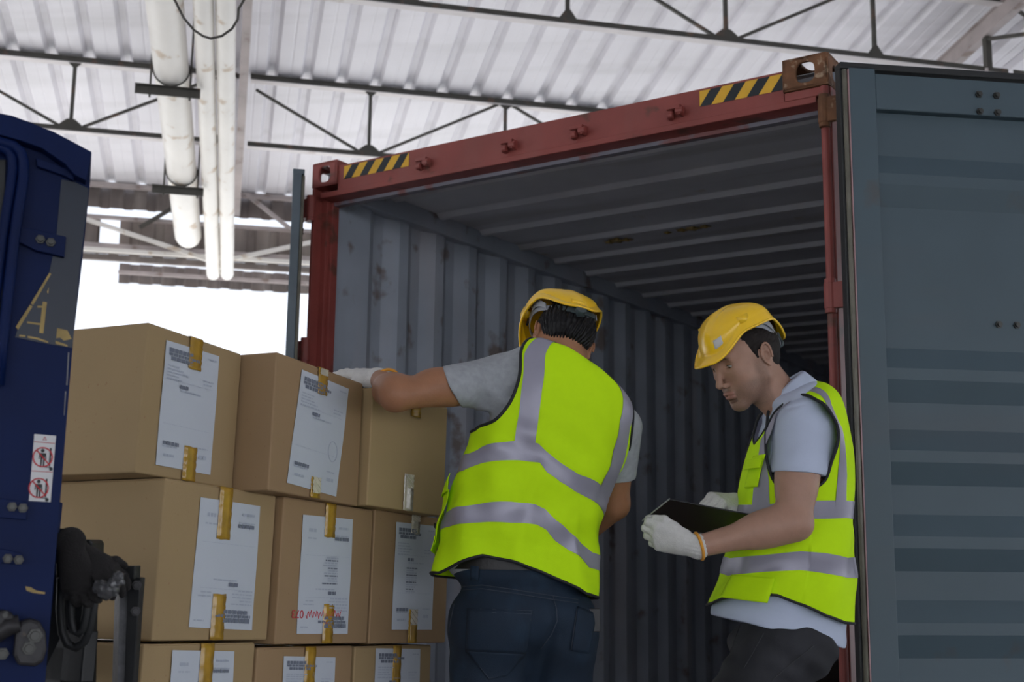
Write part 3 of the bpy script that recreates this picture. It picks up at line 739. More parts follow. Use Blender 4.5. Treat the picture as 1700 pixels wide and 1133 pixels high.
for k, (p0, p1, dZ) in enumerate((((197,1000),(191,1300),0),)):
    m = MB(); a0, a1 = np.array(zat(200,955,2.42)), np.array(zat(190,1300,2.42))
    x_ = np.array([.9,.44,0]); y_ = np.array([-.44,.9,0]); w1, w2 = .020, .033
    fvs = []
    for a_ in (a0, a1): fvs += [a_, a_+x_*w1, a_+x_*w1+y_*.07, a_+y_*.07]
    m.add(fvs, [(0,1,2,3),(7,6,5,4),(0,4,5,1),(1,5,6,2),(2,6,7,3),(3,7,4,0)]); m.build('steel_bar', M_galv, fork, bevel=.001)
poly_z('backrest_bar', [(212,958),(234,960),(230,1010),(222,1133),(215,1300),(198,1300),(206,1133)], 2.40, .03, M_blackp)
poly_z('backrest_cap', [(196,948),(212,940),(224,940),(223,962),(196,962)], 2.39, .04, M_blackp)
def zbolt(x, y, Z, r):
    a_ = np.array(zat(x, y, Z)); m = MB(); m.cyl(a_, a_+np.array([.004,-.012,0]), r*1.3, 6); m.cyl(a_+np.array([.003,-.010,0]), a_+np.array([.006,-.02,0]), r*.8, 10); return m.build('bolt', M_iron, fork, bevel=.0008)
zbolt(227,972,2.395,.008); zbolt(225,1015,2.395,.008)
# forks and lower carriage, mostly below the picture
MSf = fki @ MS
for y in (.10, .38):
    m = MB(); m.box((-.16, y-.05, -.178), (1.15, y+.05, -.138), M=MSf @ Matrix.Translation((0,0,.0))); m.build('fork', M_blackp, fork, bevel=.004)
m = MB()
for z in (-.178, .28): m.box((-.20, -.02, z), (-.165, .55, z+.10), M=MSf)
m.box((-.20,.03,-.16),(-.17,.10,.35),M=MSf); m.box((-.20,.42,-.16),(-.17,.49,.35),M=MSf)
m.build('fork_carriage', M_blackp, fork, bevel=.004)
m = MB(); m.box((-.40,-.03,-.59),(-.30,.12,.62),M=MSf); m.build('mast_channel', M_blue, fork, bevel=.004)
# ------------------------------------------------------------------ implicit-surface toolkit for bodies and clothes
def nrm_(a): a = np.asarray(a, float); return a/np.linalg.norm(a)
class SDF:
    def __init__(s): s.p = []
    def cone(s, a, b, ra, rb, k=.02, op='+'):
        a = np.asarray(a, float); b = np.asarray(b, float); R = max(ra, rb)
        s.p.append(('c', a, b, ra, rb, k, op, np.minimum(a, b)-R, np.maximum(a, b)+R)); return s
    def ell(s, c, r, M=None, k=.02, op='+'):
        c = np.asarray(c, float); r = np.asarray(r, float); M = np.eye(3) if M is None else np.asarray(M, float)   # columns = axes
        e = np.sqrt(((M*r)**2).sum(1)); s.p.append(('e', c, r, M, None, k, op, c-e, c+e)); return s
    def box(s, c, r, M=None, k=.02, op='+', rad=0):
        c = np.asarray(c, float); r = np.asarray(r, float); M = np.eye(3) if M is None else np.asarray(M, float)
        e = np.abs(M*r).sum(1); s.p.append(('b', c, r, M, rad, k, op, c-e, c+e)); return s
    @staticmethod
    def d(p, X):
        t = p[0]
        if t == 'c':
            a, b, ra, rb = p[1:5]; ba = b-a; l2 = ba@ba; q = X-a
            h = np.clip((q@ba)/l2, 0, 1); return np.sqrt(((q-h[..., None]*ba)**2).sum(-1)) - (ra+(rb-ra)*h)
        if t == 'e':
            q = (X-p[1]) @ p[3]; r = p[2]; k0 = np.sqrt(((q/r)**2).sum(-1)); k1 = np.sqrt(((q/(r*r))**2).sum(-1))+1e-9
            return k0*(k0-1)/k1
        q = np.abs((X-p[1]) @ p[3])-p[2]+p[4]
        return np.sqrt((np.maximum(q, 0)**2).sum(-1))+np.minimum(q.max(-1), 0)-p[4]
    @staticmethod
    def comb(F, D, k, op):
        if op == '+':
            h = np.maximum(k-np.abs(F-D), 0)/k if k > 0 else 0; return np.minimum(F, D)-h*h*k*.25
        D = -D; h = np.maximum(k-np.abs(F-D), 0)/k if k > 0 else 0; return np.maximum(F, D)+h*h*k*.25
    def eval(s, X):
        F = np.full(X.shape[:-1], 1.0)
        for p in s.p: F = s.comb(F, s.d(p, X), p[5], p[6])
        return F
    def mesh(s, res, disp=None):
        lo = np.min([p[7] for p in s.p if p[6] == '+'], 0)-3*res-.006; hi = np.max([p[8] for p in s.p if p[6] == '+'], 0)+3*res+.006
        n = np.ceil((hi-lo)/res).astype(int)+1
        ax = [lo[i]+res*np.arange(n[i]) for i in range(3)]
        F = np.full(n, .5, np.float32)
        for p in s.p:
            pad = p[5]+3*res
            i0 = np.clip(np.floor((p[7]-pad-lo)/res).astype(int), 0, n-1); i1 = np.clip(np.ceil((p[8]+pad-lo)/res).astype(int)+1, 0, n)
            if (i1 <= i0).any(): continue
            sl = tuple(slice(i0[i], i1[i]) for i in range(3))
            X = np.stack(np.meshgrid(*[ax[i][sl[i]] for i in range(3)], indexing='ij'), -1)
            F[sl] = s.comb(F[sl], s.d(p, X), p[5], p[6])
        if disp is not None:
            near = np.abs(F) < .03; idx = np.argwhere(near); F[near] += disp(lo+idx*res).astype(np.float32)
        return nets(F, lo, res)
def nets(F, lo, res):
    S = F < 0; n = np.array(F.shape)
    c = np.zeros(n-1, np.int8)
    for dx in (0, 1):
        for dy in (0, 1):
            for dz in (0, 1): c += S[dx:n[0]-1+dx, dy:n[1]-1+dy, dz:n[2]-1+dz]
    act = (c > 0) & (c < 8); idx = np.argwhere(act); vid = np.full(n-1, -1, np.int64); vid[act] = np.arange(len(idx))
    P = np.zeros((len(idx), 3)); cnt = np.zeros(len(idx))
    offs = [np.array((i, j, k)) for i in (0, 1) for j in (0, 1) for k in (0, 1)]
    for a in offs:
        for d in range(3):
            if a[d]: continue
            b = a.copy(); b[d] = 1
            fa = F[tuple((idx+a).T)]; fb = F[tuple((idx+b).T)]; m = (fa < 0) != (fb < 0)
            t = fa[m]/(fa[m]-fb[m]); q = np.repeat(a[None].astype(float), m.sum(), 0); q[:, d] += t; P[m] += q; cnt[m] += 1
    P = lo+res*(idx+P/cnt[:, None])
    faces = []
    for d in range(3):
        e1, e2 = [(1, 2), (2, 0), (0, 1)][d]
        A_ = np.take(S, range(n[d]-1), d); B_ = np.take(S, range(1, n[d]), d)
        ch = np.argwhere(A_ != B_)
        ch = ch[(ch[:, e1] > 0) & (ch[:, e2] > 0) & (ch[:, e1] < n[e1]-1) & (ch[:, e2] < n[e2]-1)]
        ins = S[tuple(ch.T)]
        def g(o1, o2):
            q = ch.copy(); q[:, e1] -= o1; q[:, e2] -= o2; return vid[tuple(q.T)]
        Q = np.stack([g(1, 1), g(0, 1), g(0, 0), g(1, 0)], 1); Q[~ins] = Q[~ins][:, ::-1]; faces.append(Q)
    return P, np.concatenate(faces)
def np_mesh(name, parts_, mats, parent=None, smooth=True, mi=None, attr=None):
    vs = []; fs = []; n = 0; mis = []
    for k, (P, Q) in enumerate(parts_): vs.append(P); fs.append(Q+n); n += len(P); mis.append(np.full(len(Q), k if mi is None else mi[k]))
    P = np.concatenate(vs); Q = np.concatenate(fs)
    me = bpy.data.meshes.new(name); me.vertices.add(len(P)); me.loops.add(len(Q)*4); me.polygons.add(len(Q))
    if parent is not None: base = np.array(parent['_base'])
    else: base = np.array([(P[:, 0].min()+P[:, 0].max())/2, (P[:, 1].min()+P[:, 1].max())/2, P[:, 2].min()])
    me.vertices.foreach_set('co', (P-base).ravel()); me.loops.foreach_set('vertex_index', Q.ravel().astype(np.int32))
    me.polygons.foreach_set('loop_start', (np.arange(len(Q))*4).astype(np.int32)); me.polygons.foreach_set('loop_total', np.full(len(Q), 4, np.int32))
    for m in (mats if isinstance(mats, (list, tuple)) else [mats]): me.materials.append(m)
    if len(me.materials) > 1: me.polygons.foreach_set('material_index', np.concatenate(mis).astype(np.int32))
    me.update(calc_edges=True); me.polygons.foreach_set('use_smooth', [smooth]*len(Q))
    if attr:
        for nm, val in attr.items():
            a = me.attributes.new(nm, 'FLOAT', 'POINT'); a.data.foreach_set('value', val.astype(np.float32))
    o = bpy.data.objects.new(name, me); sc.collection.objects.link(o)
    if parent is None: o.location = base
    else: o.parent = parent
    o['_base'] = list(map(float, base)); return o
def mb_child(mb, name, mats, parent, **kw):
    b = parent['_base']; mb.v = [(p[0]-b[0], p[1]-b[1], p[2]-b[2]) for p in mb.v]
    o = mb.build(name, mats, parent, **kw); o['_base'] = b; return o
def vnoise(P, scale, seed=0):
    # smooth value noise, vectorised
    q = P*scale+seed*17.3; i = np.floor(q).astype(np.int64); f = q-i; f = f*f*(3-2*f); out = 0
    for a in (0, 1):
        for b in (0, 1):
            for c in (0, 1):
                h = (i[..., 0]+a)*374761393+(i[..., 1]+b)*668265263+(i[..., 2]+c)*2147483647*3+seed*974711
                h = (h ^ (h >> 13))*1274126177; h = ((h ^ (h >> 16)) & 0xffff)/65535.
                out = out+h*(f[..., 0] if a else 1-f[..., 0])*(f[..., 1] if b else 1-f[..., 1])*(f[..., 2] if c else 1-f[..., 2])
    return out-.5
def hdg(h, p=0): h = math.radians(h); p = math.radians(p); return np.array([math.cos(p)*math.sin(h), math.cos(p)*math.cos(h), math.sin(p)])
def march(sdf, x, y, z0=2.6, z1=4.2):
    # first surface point seen through pixel x,y
    Z = np.linspace(z0, z1, 400); X = np.array([at(x, y, z) for z in Z]); F = sdf.eval(X); i = np.argmax(F < 0)
    if F[i] >= 0: return None
    t = F[i-1]/(F[i-1]-F[i]); return X[i-1]+t*(X[i]-X[i-1])
def patch(sdf, px, name, mt, parent, nu=14, nv=14, off=.0015, th=.002):
    # cloth patch laid on a surface: px = four corners (tl, tr, br, bl) as seen in the view
    c = [np.array(p, float) for p in px]; pts = []; last = None
    for j in range(nv):
        for i in range(nu):
            u, v = i/(nu-1), j/(nv-1); p = (1-u)*(1-v)*c[0]+u*(1-v)*c[1]+u*v*c[2]+(1-u)*v*c[3]
            X = march(sdf, *p)
            if X is None:
                X = last if last is not None else march(sdf, *(p*.3+.7*(c[0]+c[2])/2))
                if X is None: continue
            last = X; e = 1e-3
            g = np.array([sdf.eval((X+d)[None])[0]-sdf.eval((X-d)[None])[0] for d in np.eye(3)*e]); pts.append(X+nrm_(g)*off)
    if len(pts) != nu*nv: return None
    m = MB(); m.grid(pts, nu, nv); return mb_child(m, name, mt, parent, smooth=True, solid=th)
def seam(sdf, px, name, mt, parent, r=.0012, off=.001, n=5):
    pts = []
    for (a, b) in zip(px[:-1], px[1:]):
        for t in np.linspace(0, 1, n, endpoint=False): pts.append((a[0]+(b[0]-a[0])*t, a[1]+(b[1]-a[1])*t))
    pts.append(px[-1]); P = [march(sdf, *p) for p in pts]; P = [p-nrm_(p-CAMO)*off for p in P if p is not None]
    if len(P) < 3: return None
    m = MB(); m.tube(P, r, 6); return mb_child(m, name, mt, parent, smooth=True)

# lofted garment torso
class Loft:
    def __init__(s, keys): # (v, centre, L, N, a, bN, bF)   L: lateral axis (theta 0), N: toward theta 90
        s.v = np.array([k[0] for k in keys], float)
        s.K = np.array([np.concatenate([k[1], k[2], k[3], [k[4], k[5], k[6]]]) for k in keys], float)
        n = len(keys); T = np.zeros_like(s.K)
        for i in range(n):
            a, b = max(i-1, 0), min(i+1, n-1); T[i] = (s.K[b]-s.K[a])/(s.v[b]-s.v[a])
        s.T = T; s.pw = 2.25; s.disp = None
    def ring(s, v):
        v = np.clip(np.asarray(v, float), s.v[0], s.v[-1]); i = np.clip(np.searchsorted(s.v, v, 'right')-1, 0, len(s.v)-2)
        h = s.v[i+1]-s.v[i]; t = ((v-s.v[i])/h)[..., None]; h = h[..., None]
        return (2*t**3-3*t**2+1)*s.K[i]+(t**3-2*t**2+t)*h*s.T[i]+(-2*t**3+3*t**2)*s.K[i+1]+(t**3-t**2)*h*s.T[i+1]
    def raw(s, u, v, grow=0):
        R = s.ring(v); th = 2*np.pi*np.asarray(u); c, n = np.cos(th), np.sin(th); e = 2/s.pw
        a = R[..., 9]+grow; b = np.where(n > 0, R[..., 10], R[..., 11])+grow
        x = a*np.sign(c)*np.abs(c)**e; y = b*np.sign(n)*np.abs(n)**e
        return R[..., 0:3]+R[..., 3:6]*x[..., None]+R[..., 6:9]*y[..., None]
    def S(s, u, v, off=0):
        g = off if s.disp is None else off+s.disp(np.asarray(u)%1, np.asarray(v))
        return s.raw(u, v, g)
    def table(s, nu=361, nv=241):
        U, Vv = np.meshgrid(np.linspace(0, 1, nu), np.linspace(0, 1, nv)); P = s.S(U, Vv)
        du = np.roll(P, -1, 1)-P; dv = np.gradient(P, axis=0); N = np.cross(du, dv); D = P-CAMO
        C = (P-s.ring(Vv)[..., 0:3]); flip = (N*C).sum(-1) < 0; N[flip] *= -1
        face = (N*D).sum(-1) < 0
        z = D@_F; x = 850+FPX*(D@_R)/z; y = 566.5-FPX*(D@_U)/z; s.tb = (U, Vv, x, y, face)
    def uv(s, px, py):
        U, Vv, x, y, f = s.tb; d = (x-px)**2+(y-py)**2+np.where(f, 0, 1e5); i = np.unravel_index(np.argmin(d), d.shape); return U[i], Vv[i], float(math.sqrt(d[i]))
def to_curve(pts, lo=0.0, hi=1.0):
    # pts (u,v) -> function v(u) periodic, flat beyond the seen part
    pts = sorted(pts); us = np.array([p[0] for p in pts]); vs = np.array([p[1] for p in pts])
    us2 = np.concatenate([us-1, us, us+1]); vs2 = np.concatenate([vs, vs, vs])
    return lambda u: np.interp(np.asarray(u) % 1, us2, vs2)
def vest_mesh(lf, name, mt, parent, holes, vtop, vbot, nu=420, nv=260):
    U, Vv = np.meshgrid(np.linspace(0, 1, nu+1)[:-1], np.linspace(0, 1, nv))
    lo, hi = vbot(U), vtop(U); W = lo+(hi-lo)*Vv; P = lf.S(U, W)
    Pi = lf.S(U, W, -.0022)
    keep = np.ones((nv-1, nu), bool); Uc = U[:-1]+.5/nu; Wc = .5*(W[:-1]+W[1:])
    for h in holes: keep &= ~h(Uc, Wc)
    jj, ii = np.nonzero(keep); i2 = (ii+1) % nu; Q = np.stack([jj*nu+ii, jj*nu+i2, (jj+1)*nu+i2, (jj+1)*nu+ii], 1)
    return np_mesh(name, [(P.reshape(-1, 3), Q), (Pi.reshape(-1, 3), Q[:, ::-1])], mt, parent, mi=[0, 0])
def band(lf, name, mt, parent, vlo, vhi, u0=0, u1=1, nu=400, nr=7, off=.0016):
    U, T = np.meshgrid(np.linspace(u0, u1, nu), np.linspace(0, 1, nr)); W = vlo(U)*(1-T)+vhi(U)*T; P = lf.S(U, W, off)
    Q = [(j*nu+i, j*nu+i+1, (j+1)*nu+i+1, (j+1)*nu+i) for j in range(nr-1) for i in range(nu-1)]
    P2 = lf.S(U, W, off-.0012).reshape(-1, 3); Q = np.array(Q); return np_mesh(name, [(P.reshape(-1, 3), Q), (P2, Q[:, ::-1])], mt, parent, mi=[0, 0])
def strap(lf, name, mt, parent, ul, ur, v0, v1, nv=120, nr=9, off=.0022):
    T, Vv = np.meshgrid(np.linspace(0, 1, nr), np.linspace(v0, v1, nv)); U = ul(Vv)*(1-T)+ur(Vv)*T; P = lf.S(U, Vv, off)
    Q = np.array([(j*nr+i, j*nr+i+1, (j+1)*nr+i+1, (j+1)*nr+i) for j in range(nv-1) for i in range(nr-1)])
    P2 = lf.S(U, Vv, off-.0012).reshape(-1, 3); return np_mesh(name, [(P.reshape(-1, 3), Q), (P2, Q[:, ::-1])], mt, parent, mi=[0, 0])
def binding(lf, name, mt, parent, uv, r=.0042, closed=True, off=0):
    P = lf.S(np.array([p[0] for p in uv]), np.array([p[1] for p in uv]), off); m = MB(); m.tube(list(P), r, 8, closed=closed); return mb_child(m, name, mt, parent, smooth=True)
def poly_hole(uvp):
    # closed smooth curve through control points (u,v) and its inside test
    P = np.array(uvp, float); n = len(P); C = []
    for i in range(n):
        p0, p1, p2, p3 = P[i-1], P[i], P[(i+1) % n], P[(i+2) % n]
        for t in np.linspace(0, 1, 14, endpoint=False): C.append(.5*((2*p1)+(-p0+p2)*t+(2*p0-5*p1+4*p2-p3)*t*t+(-p0+3*p1-3*p2+p3)*t**3))
    C = np.array(C)
    def inside(U, W):
        r = np.zeros(U.shape, bool); j = len(C)-1; uu = np.where(U-C[:, 0].mean() > .5, U-1, np.where(U-C[:, 0].mean() < -.5, U+1, U))
        for i in range(len(C)):
            (xi, yi), (xj, yj) = C[i], C[j]
            if abs(yj-yi) > 1e-12: r ^= ((yi > W) != (yj > W)) & (uu < (xj-xi)*(W-yi)/(yj-yi)+xi)
            j = i
        return r
    return C, inside

# ------------------------------------------------------------------ people: materials
def skin_mat(name, col, beard=None):
    m = mat(name, col, .48, 0, .10, 40, .25, 220, sss=.08, spec=.4)
    nt = m.node_tree; N = nt.nodes; L = nt.links; b = N['Principled BSDF']; src = b.inputs['Base Color'].links[0].from_socket
    for at_, c_ in (('beard', beard or (.10,.07,.05)), ('lip', (.42,.17,.14)), ('brow', (.035,.022,.016))):
        a = N.new('ShaderNodeAttribute'); a.attribute_name = at_; x = N.new('ShaderNodeMix'); x.data_type = 'RGBA'
        L.new(a.outputs['Fac'], x.inputs[0]); L.new(src, x.inputs[6]); x.inputs[7].default_value = (*c_, 1); src = x.outputs[2]
    L.new(src, b.inputs['Base Color']); return m
M_skin1 = skin_mat('tanned_skin', (.36,.165,.085)); M_skin2 = skin_mat('fair_skin', (.41,.235,.165))
M_hair1 = mat('black_hair', (.005,.0045,.005), .42, 0, .4, 60, .5, 160, spec=.25); M_hair2 = mat('dark_brown_hair', (.016,.011,.009), .6, 0, .4, 80, .5, 200, spec=.2)
M_vest = mat('fluorescent_lime_mesh_cloth', (.60,.95,.008), .75, 0, .06, 8, .25, 700, spec=.15)
M_refl = mat('grey_reflective_tape', (.34,.33,.40), .38, .25, .08, 12, .1, 300)
M_bind = mat('black_binding', (.010,.011,.014), .7)
M_tee = mat('heather_grey_jersey', (.38,.40,.42), .9, 0, .18, 60, .4, 500)
M_polo = mat('white_pique_cotton', (.50,.56,.70), .85, 0, .04, 20, .35, 900)
M_jean = mat('indigo_denim', (.006,.021,.045), .8, 0, .35, 7, .5, 600, streak=((.018,.052,.095), .6, (9,9,5)))
M_jeanb = mat('washed_black_denim', (.018,.019,.024), .8, 0, .3, 7, .5, 600, streak=((.045,.046,.055), .5, (9,9,4)))
M_stitch = mat('denim_stitch', (.045,.055,.075), .8); M_stitchb = mat('dark_stitch', (.04,.04,.045), .8)
M_hat = mat('yellow_hard_hat_plastic', (.98,.60,.012), .30, 0, .04, 10, .05, 30, coat=.3)
M_plast = mat('grey_headband_plastic', (.36,.38,.41), .4, 0, .1, 20); M_plastd = mat('dark_ratchet_plastic', (.055,.075,.08), .35, 0, .1, 20)
M_knit = mat('white_knitted_cotton', (.66,.65,.62), .95, 0, .12, 50, 1.0, 320); M_knito = mat('orange_glove_hem', (.75,.33,.04), .9, 0, .1, 40, .8, 300)
M_eye = mat('eye_white', (.62,.58,.55), .2); M_iris = mat('iris', (.03,.02,.012), .15)
M_clip = mat('black_clipboard', (.008,.008,.009), .4, 0, .1, 10); M_shoe = mat('black_shoe', (.02,.02,.02), .5); M_sole = mat('rubber_sole', (.05,.045,.04), .8)
M_leath = mat('black_leather_belt', (.012,.011,.011), .45, 0, .2, 30, .4, 120)
M_paper = mat('note_paper', (.70,.74,.70), .7)

class HF:   # a local frame: x forward, y left, z up
    def __init__(s, o, fwd, up):
        s.o = np.asarray(o, float); s.x = nrm_(fwd); s.y = nrm_(np.cross(up, s.x)); s.z = np.cross(s.x, s.y); s.M = np.stack([s.x, s.y, s.z], 1)
    def __call__(s, *p): return s.o+s.M@np.array(p, float)
    def inv(s, P): return (P-s.o)@s.M

def head_sdf(h, nape, chest_k=.03, rnape=.062):
    s = SDF(); M = h.M; E = lambda c, r, k=.02, op='+', R=None: s.ell(h(*c), r, M if R is None else M@R, k, op)
    C = lambda a, b, ra, rb, k=.02, op='+': s.cone(h(*a), h(*b), ra, rb, k, op)
    E((-.004,0,.045), (.098,.075,.086)); E((-.042,0,.018), (.055,.064,.060), .03); E((.045,0,.03), (.055,.062,.06), .03)
    E((.044,0,-.030), (.050,.053,.078), .035)
    for y in (-1, 1):
        C((.005,.050*y,-.050), (.074,.014*y,-.104), .017, .014, .03); C((-.002,.056*y,-.005), (.006,.051*y,-.052), .016, .016, .03)
        E((.064,.043*y,-.020), (.022,.018,.017), .028); E((.058,.032*y,-.060), (.026,.020,.030), .03)
    E((.083,0,-.104), (.016,.020,.014), .02); E((.081,0,-.068), (.022,.026,.026), .018)
    C((.087,-.036,.030), (.087,.036,.030), .010, .010, .022); C((.094,-.016,.027),(.094,.016,.027),.008,.008,.015)
    for y in (-1, 1): E((.1045,.033*y,.013), (.016,.0165,.0115), .014, '-')
    C((.094,0,.024), (.114,0,-.026), .0068, .0085, .012); E((.1185,0,-.0345), (.0110,.0092,.0095), .008)
    for y in (-1, 1):
        E((.1065,.0125*y,-.0405), (.0105,.0068,.0078), .006); E((.111,.0070*y,-.0475), (.0060,.0030,.0045), .003, '-')
        E((.0760,.0320*y,.0095), (.0142,.0155,.0125), .005); E((.0905,.0335*y,.0052), (.0095,.0115,.0046), .0012, '-')
        E((.1000,0,-.0650), (.0080,.0210,.0048), .006); E((.0980,0,-.0765), (.0080,.0180,.0056), .006)
    C((.1075,0,-.0707),(.0925,.0225,-.0722),.0014,.0012,.003,'-'); C((.1075,0,-.0707),(.0925,-.0225,-.0722),.0014,.0012,.003,'-')
    E((.097,0,-.0885), (.010,.016,.0045), .008, '-')
    for y in (-1, 1):
        t = math.radians(-12); R = np.array([[math.cos(t),0,math.sin(t)],[0,1,0],[-math.sin(t),0,math.cos(t)]])
        s.ell(h(-.012,.0775*y,-.002), (.0165,.0075,.0300), M@R, .006)
        ring = [(-.006+.0145*math.cos(a)-(.006 if math.sin(a) > 0 else -.0)*math.sin(a), (.084+.004*(-math.cos(a)))*y, -.000+.0285*math.sin(a)) for a in np.linspace(-1.1, 3.6, 13)]
        for p, q in zip(ring[:-1], ring[1:]): C(p, q, .0030, .0030, .002)
        E((-.0050,.0860*y,-.005), (.0095,.0095,.0150), .002, '-'); E((-.010,.0865*y,.014),(.0080,.0065,.0085),.002,'-')
        E((.006,.080*y,-.004),(.004,.004,.007),.004); E((-.008,.0800*y,-.029),(.0065,.0040,.0075),.004)
    s.cone(h(-.022,0,-.030), nape, .050, rnape, .03); s.cone(h(.010,0,-.062), np.asarray(nape)+h.M@np.array([.030,0,0]), .038, .042, .03)
    return s
def head_attr(P, h, beard=0.0):
    q = h.inv(P); x, y, z = q.T; sm = lambda a, lo, hi: np.clip((a-lo)/(hi-lo), 0, 1)
    b = sm(-z, .030, .055)*sm(x, .0, .02)*(1-sm(-z, .125, .14)); b *= sm(-z-.25*(x-.03), .022, .050)
    side = sm(-z, -.01, .02)*sm(x, -.002, .008)*(1-sm(x, .028, .040))*sm(np.abs(y), .045, .052); mous = sm(x, .090, .098)*sm(-z, .048, .053)*(1-sm(-z, .058, .062))*(np.abs(y) < .03)
    lip = (np.abs(y) < .0235)*sm(x, .096, .099)*(((z > -.0705+.00)*(z < -.0598-.35*np.abs(y)*.25))+((z < -.0708)*(z > -.0830+.25*np.abs(y))))
    ya = np.abs(y); zc = .0265+.0045*np.exp(-((ya-.036)/.014)**2); br = sm(x, .058, .066)*np.clip(1.3-np.abs(z-zc)/.0036, 0, 1)*sm(ya, .010, .016)*(1-sm(ya, .044, .054))
    n = .75+.5*vnoise(P, 900, 3)
    return dict(beard=np.clip(beard*np.maximum(np.maximum(b, side*.8), mous*.8)*n, 0, 1), lip=np.clip(lip*.5, 0, 1).astype(float), brow=np.clip(br*.95*(.9+.5*vnoise(P, 700, 9)), 0, 1).astype(float))

def hard_hat(h, parent, label=None, sc_=.90, sticker=None):
    h0 = h
    h = lambda x, y, z: h0(x*sc_, y*sc_, z*sc_)
    # h: helmet frame, origin on the head's centre at rim height
    def rim(ph):
        c, s_ = np.cos(ph), np.sin(ph)
        f = np.clip(c, 0, 1); bk = np.clip(-c, 0, 1)
        rx = np.where(c > 0, .172, .150); ry = .119
        r = 1/np.sqrt((c/rx)**2+(s_/ry)**2)
        ap = np.abs(ph); q1 = np.clip((ap-.30)/.95, 0, 1); q2 = np.clip((ap-2.15)/.8, 0, 1); z = -.006+.056*q1*q1*(3-2*q1)*(1-q2*q2*(3-2*q2))-.030*bk**4
        return r, z
    n = 144; T = []
    ph = np.linspace(-np.pi, np.pi, n+1)[:-1]
    def pt(ph, t):
        c, s_ = np.cos(ph), np.sin(ph); rr, rz = rim(ph)
        if t <= .90:
            q = t/.90; el = np.pi/2*(1-q); zl = rz+.016-.006*np.clip(c,0,1)
            ce, se = np.cos(el)**.85, np.sin(el)
            rx = np.where(c > 0, .128, .132); ry = .113
            r = ce/np.sqrt((c/rx)**2+(s_/ry)**2); z = zl+(.118-.0*zl-zl+.0)*se
            # crown ridges running front to back
            y = r*s_; rid = np.exp(-(y/.012)**2)*.0050+np.exp(-((np.abs(y)-.034)/.007)**2)*.0022
            k = np.clip((.97-ce**1.2), 0, 1); k = k**.6
            z = z+rid*k*np.clip(se*3, 0, 1); r = r+.0
            x0, y0 = r*c, r*s_
            return x0, y0, z
        q = (t-.90)/.10; zl = rz+.016-.006*np.clip(c,0,1); rx = np.where(c > 0, .128, .132); r0 = 1/np.sqrt((c/rx)**2+(s_/.113)**2)
        e = q**.75; r = r0+(rr-r0)*e; z = zl+(rz-.012-zl)*(q**1.0)
        return r*c, r*s_, z
    ts = list(np.linspace(.0, .90, 40)[1:])+list(np.linspace(.90, 1, 9)[1:])
    pts = []
    for t in ts:
        x, y, z = pt(ph, t)
        pts += [h(a, b, c) for a, b, c in zip(x, y, z)]
    m = MB(); m.grid(pts, n, len(ts), wrap=True); k = len(m.v); m.v.append(tuple(h(0, 0, .1235))); m.f += [(k, (i+1) % n, i) for i in range(n)]; m.m += [0]*n
    # rolled rim
    r_, z_ = rim(ph); m.tube([h(a*math.cos(p), a*math.sin(p), b-.012) for p, a, b in zip(ph, r_, z_)], .0026, 8, closed=True)
    # accessory slots on the sides, front badge seat
    for sy in (-1, 1):
        for px_ in (.030,):
            cc = [(px_+dx, sy*(.112-.0*dz)+0, .038+dz) for dx in (-.016, .016) for dz in (-.010, .016)]
            lo = (px_-.017, sy*.100-.012, .062); hi = (px_+.017, sy*.100+.012, .084)
            vs = [h(x, y, z) for x, y, z in [(lo[0],lo[1],lo[2]),(hi[0],lo[1],lo[2]),(hi[0],hi[1],lo[2]),(lo[0],hi[1],lo[2]),(lo[0],lo[1],hi[2]),(hi[0],lo[1],hi[2]),(hi[0],hi[1],hi[2]),(lo[0],hi[1],hi[2])]]
            m.add(vs, [(0,3,2,1),(4,5,6,7),(0,1,5,4),(1,2,6,5),(2,3,7,6),(3,0,4,7)])
    m.tube([h(-.128, y, -.006-.0*abs(y)) for y in (-.02, 0, .02)], .006, 8)
    o = mb_child(m, 'hard_hat', M_hat, parent, smooth=True, solid=.0022)
    if label: o['label'] = label
    if sticker:
        P_, T_ = np.meshgrid(np.linspace(sticker[0], sticker[1], 8), np.linspace(sticker[2], sticker[3], 6)); g_ = []
        for a_, t_ in zip(P_.ravel(), T_.ravel()):
            x, y, z = pt(np.array(a_), t_); g_.append(h(float(x)*1.014, float(y)*1.014, float(z)*1.004+.0008))
        mm = MB(); mm.grid(g_, 8, 6); mb_child(mm, 'white_sticker', M_white, o, smooth=True, solid=.0006)
    # suspension
    def strip(pfun, w0, w1, th, name, mt, n_=40, t0=0, t1=1):
        vs = []; fs = []
        for i in range(n_):
            t = t0+(t1-t0)*i/(n_-1); (x, y, z), (ox, oy), w = pfun(t)
            vs += [h(x, y, z-w/2), h(x, y, z+w/2), h(x+ox*th, y+oy*th, z+w/2), h(x+ox*th, y+oy*th, z-w/2)]
        for i in range(n_-1):
            a, b = i*4, i*4+4; fs += [(a, a+1, b+1, b), (a+1, a+2, b+2, b+1), (a+2, a+3, b+3, b+2), (a+3, a, b, b+3)]
        fs += [(3, 2, 1, 0), tuple(n_*4-4+i for i in range(4))]
        mm = MB(); mm.add(vs, fs); return mb_child(mm, name, mt, o, smooth=False)
    def loop(t, A_=.114, B_=.093):
        p = 2*math.pi*t; c, s_ = math.cos(p), math.sin(p); bk = max(0, -c)
        z = .046 - .102*bk**1.3; w = .026 if c > -.2 else .020
        return (A_*c-.004-.012*bk, B_*s_, z), (c, s_), w
    strip(lambda t: loop(t), 0, 0, .0025, 'head_band', M_plast, 70, 0, 1)
    def ear_piece(sy):
        def f(t):   # wide plate rising from the band to the shell behind the temple
            x = -.02-.060*t; return (x, sy*(.099-.018*t*t), .056-.008*t-.046*t*t), (-.1, sy), .040-.016*t
        return f
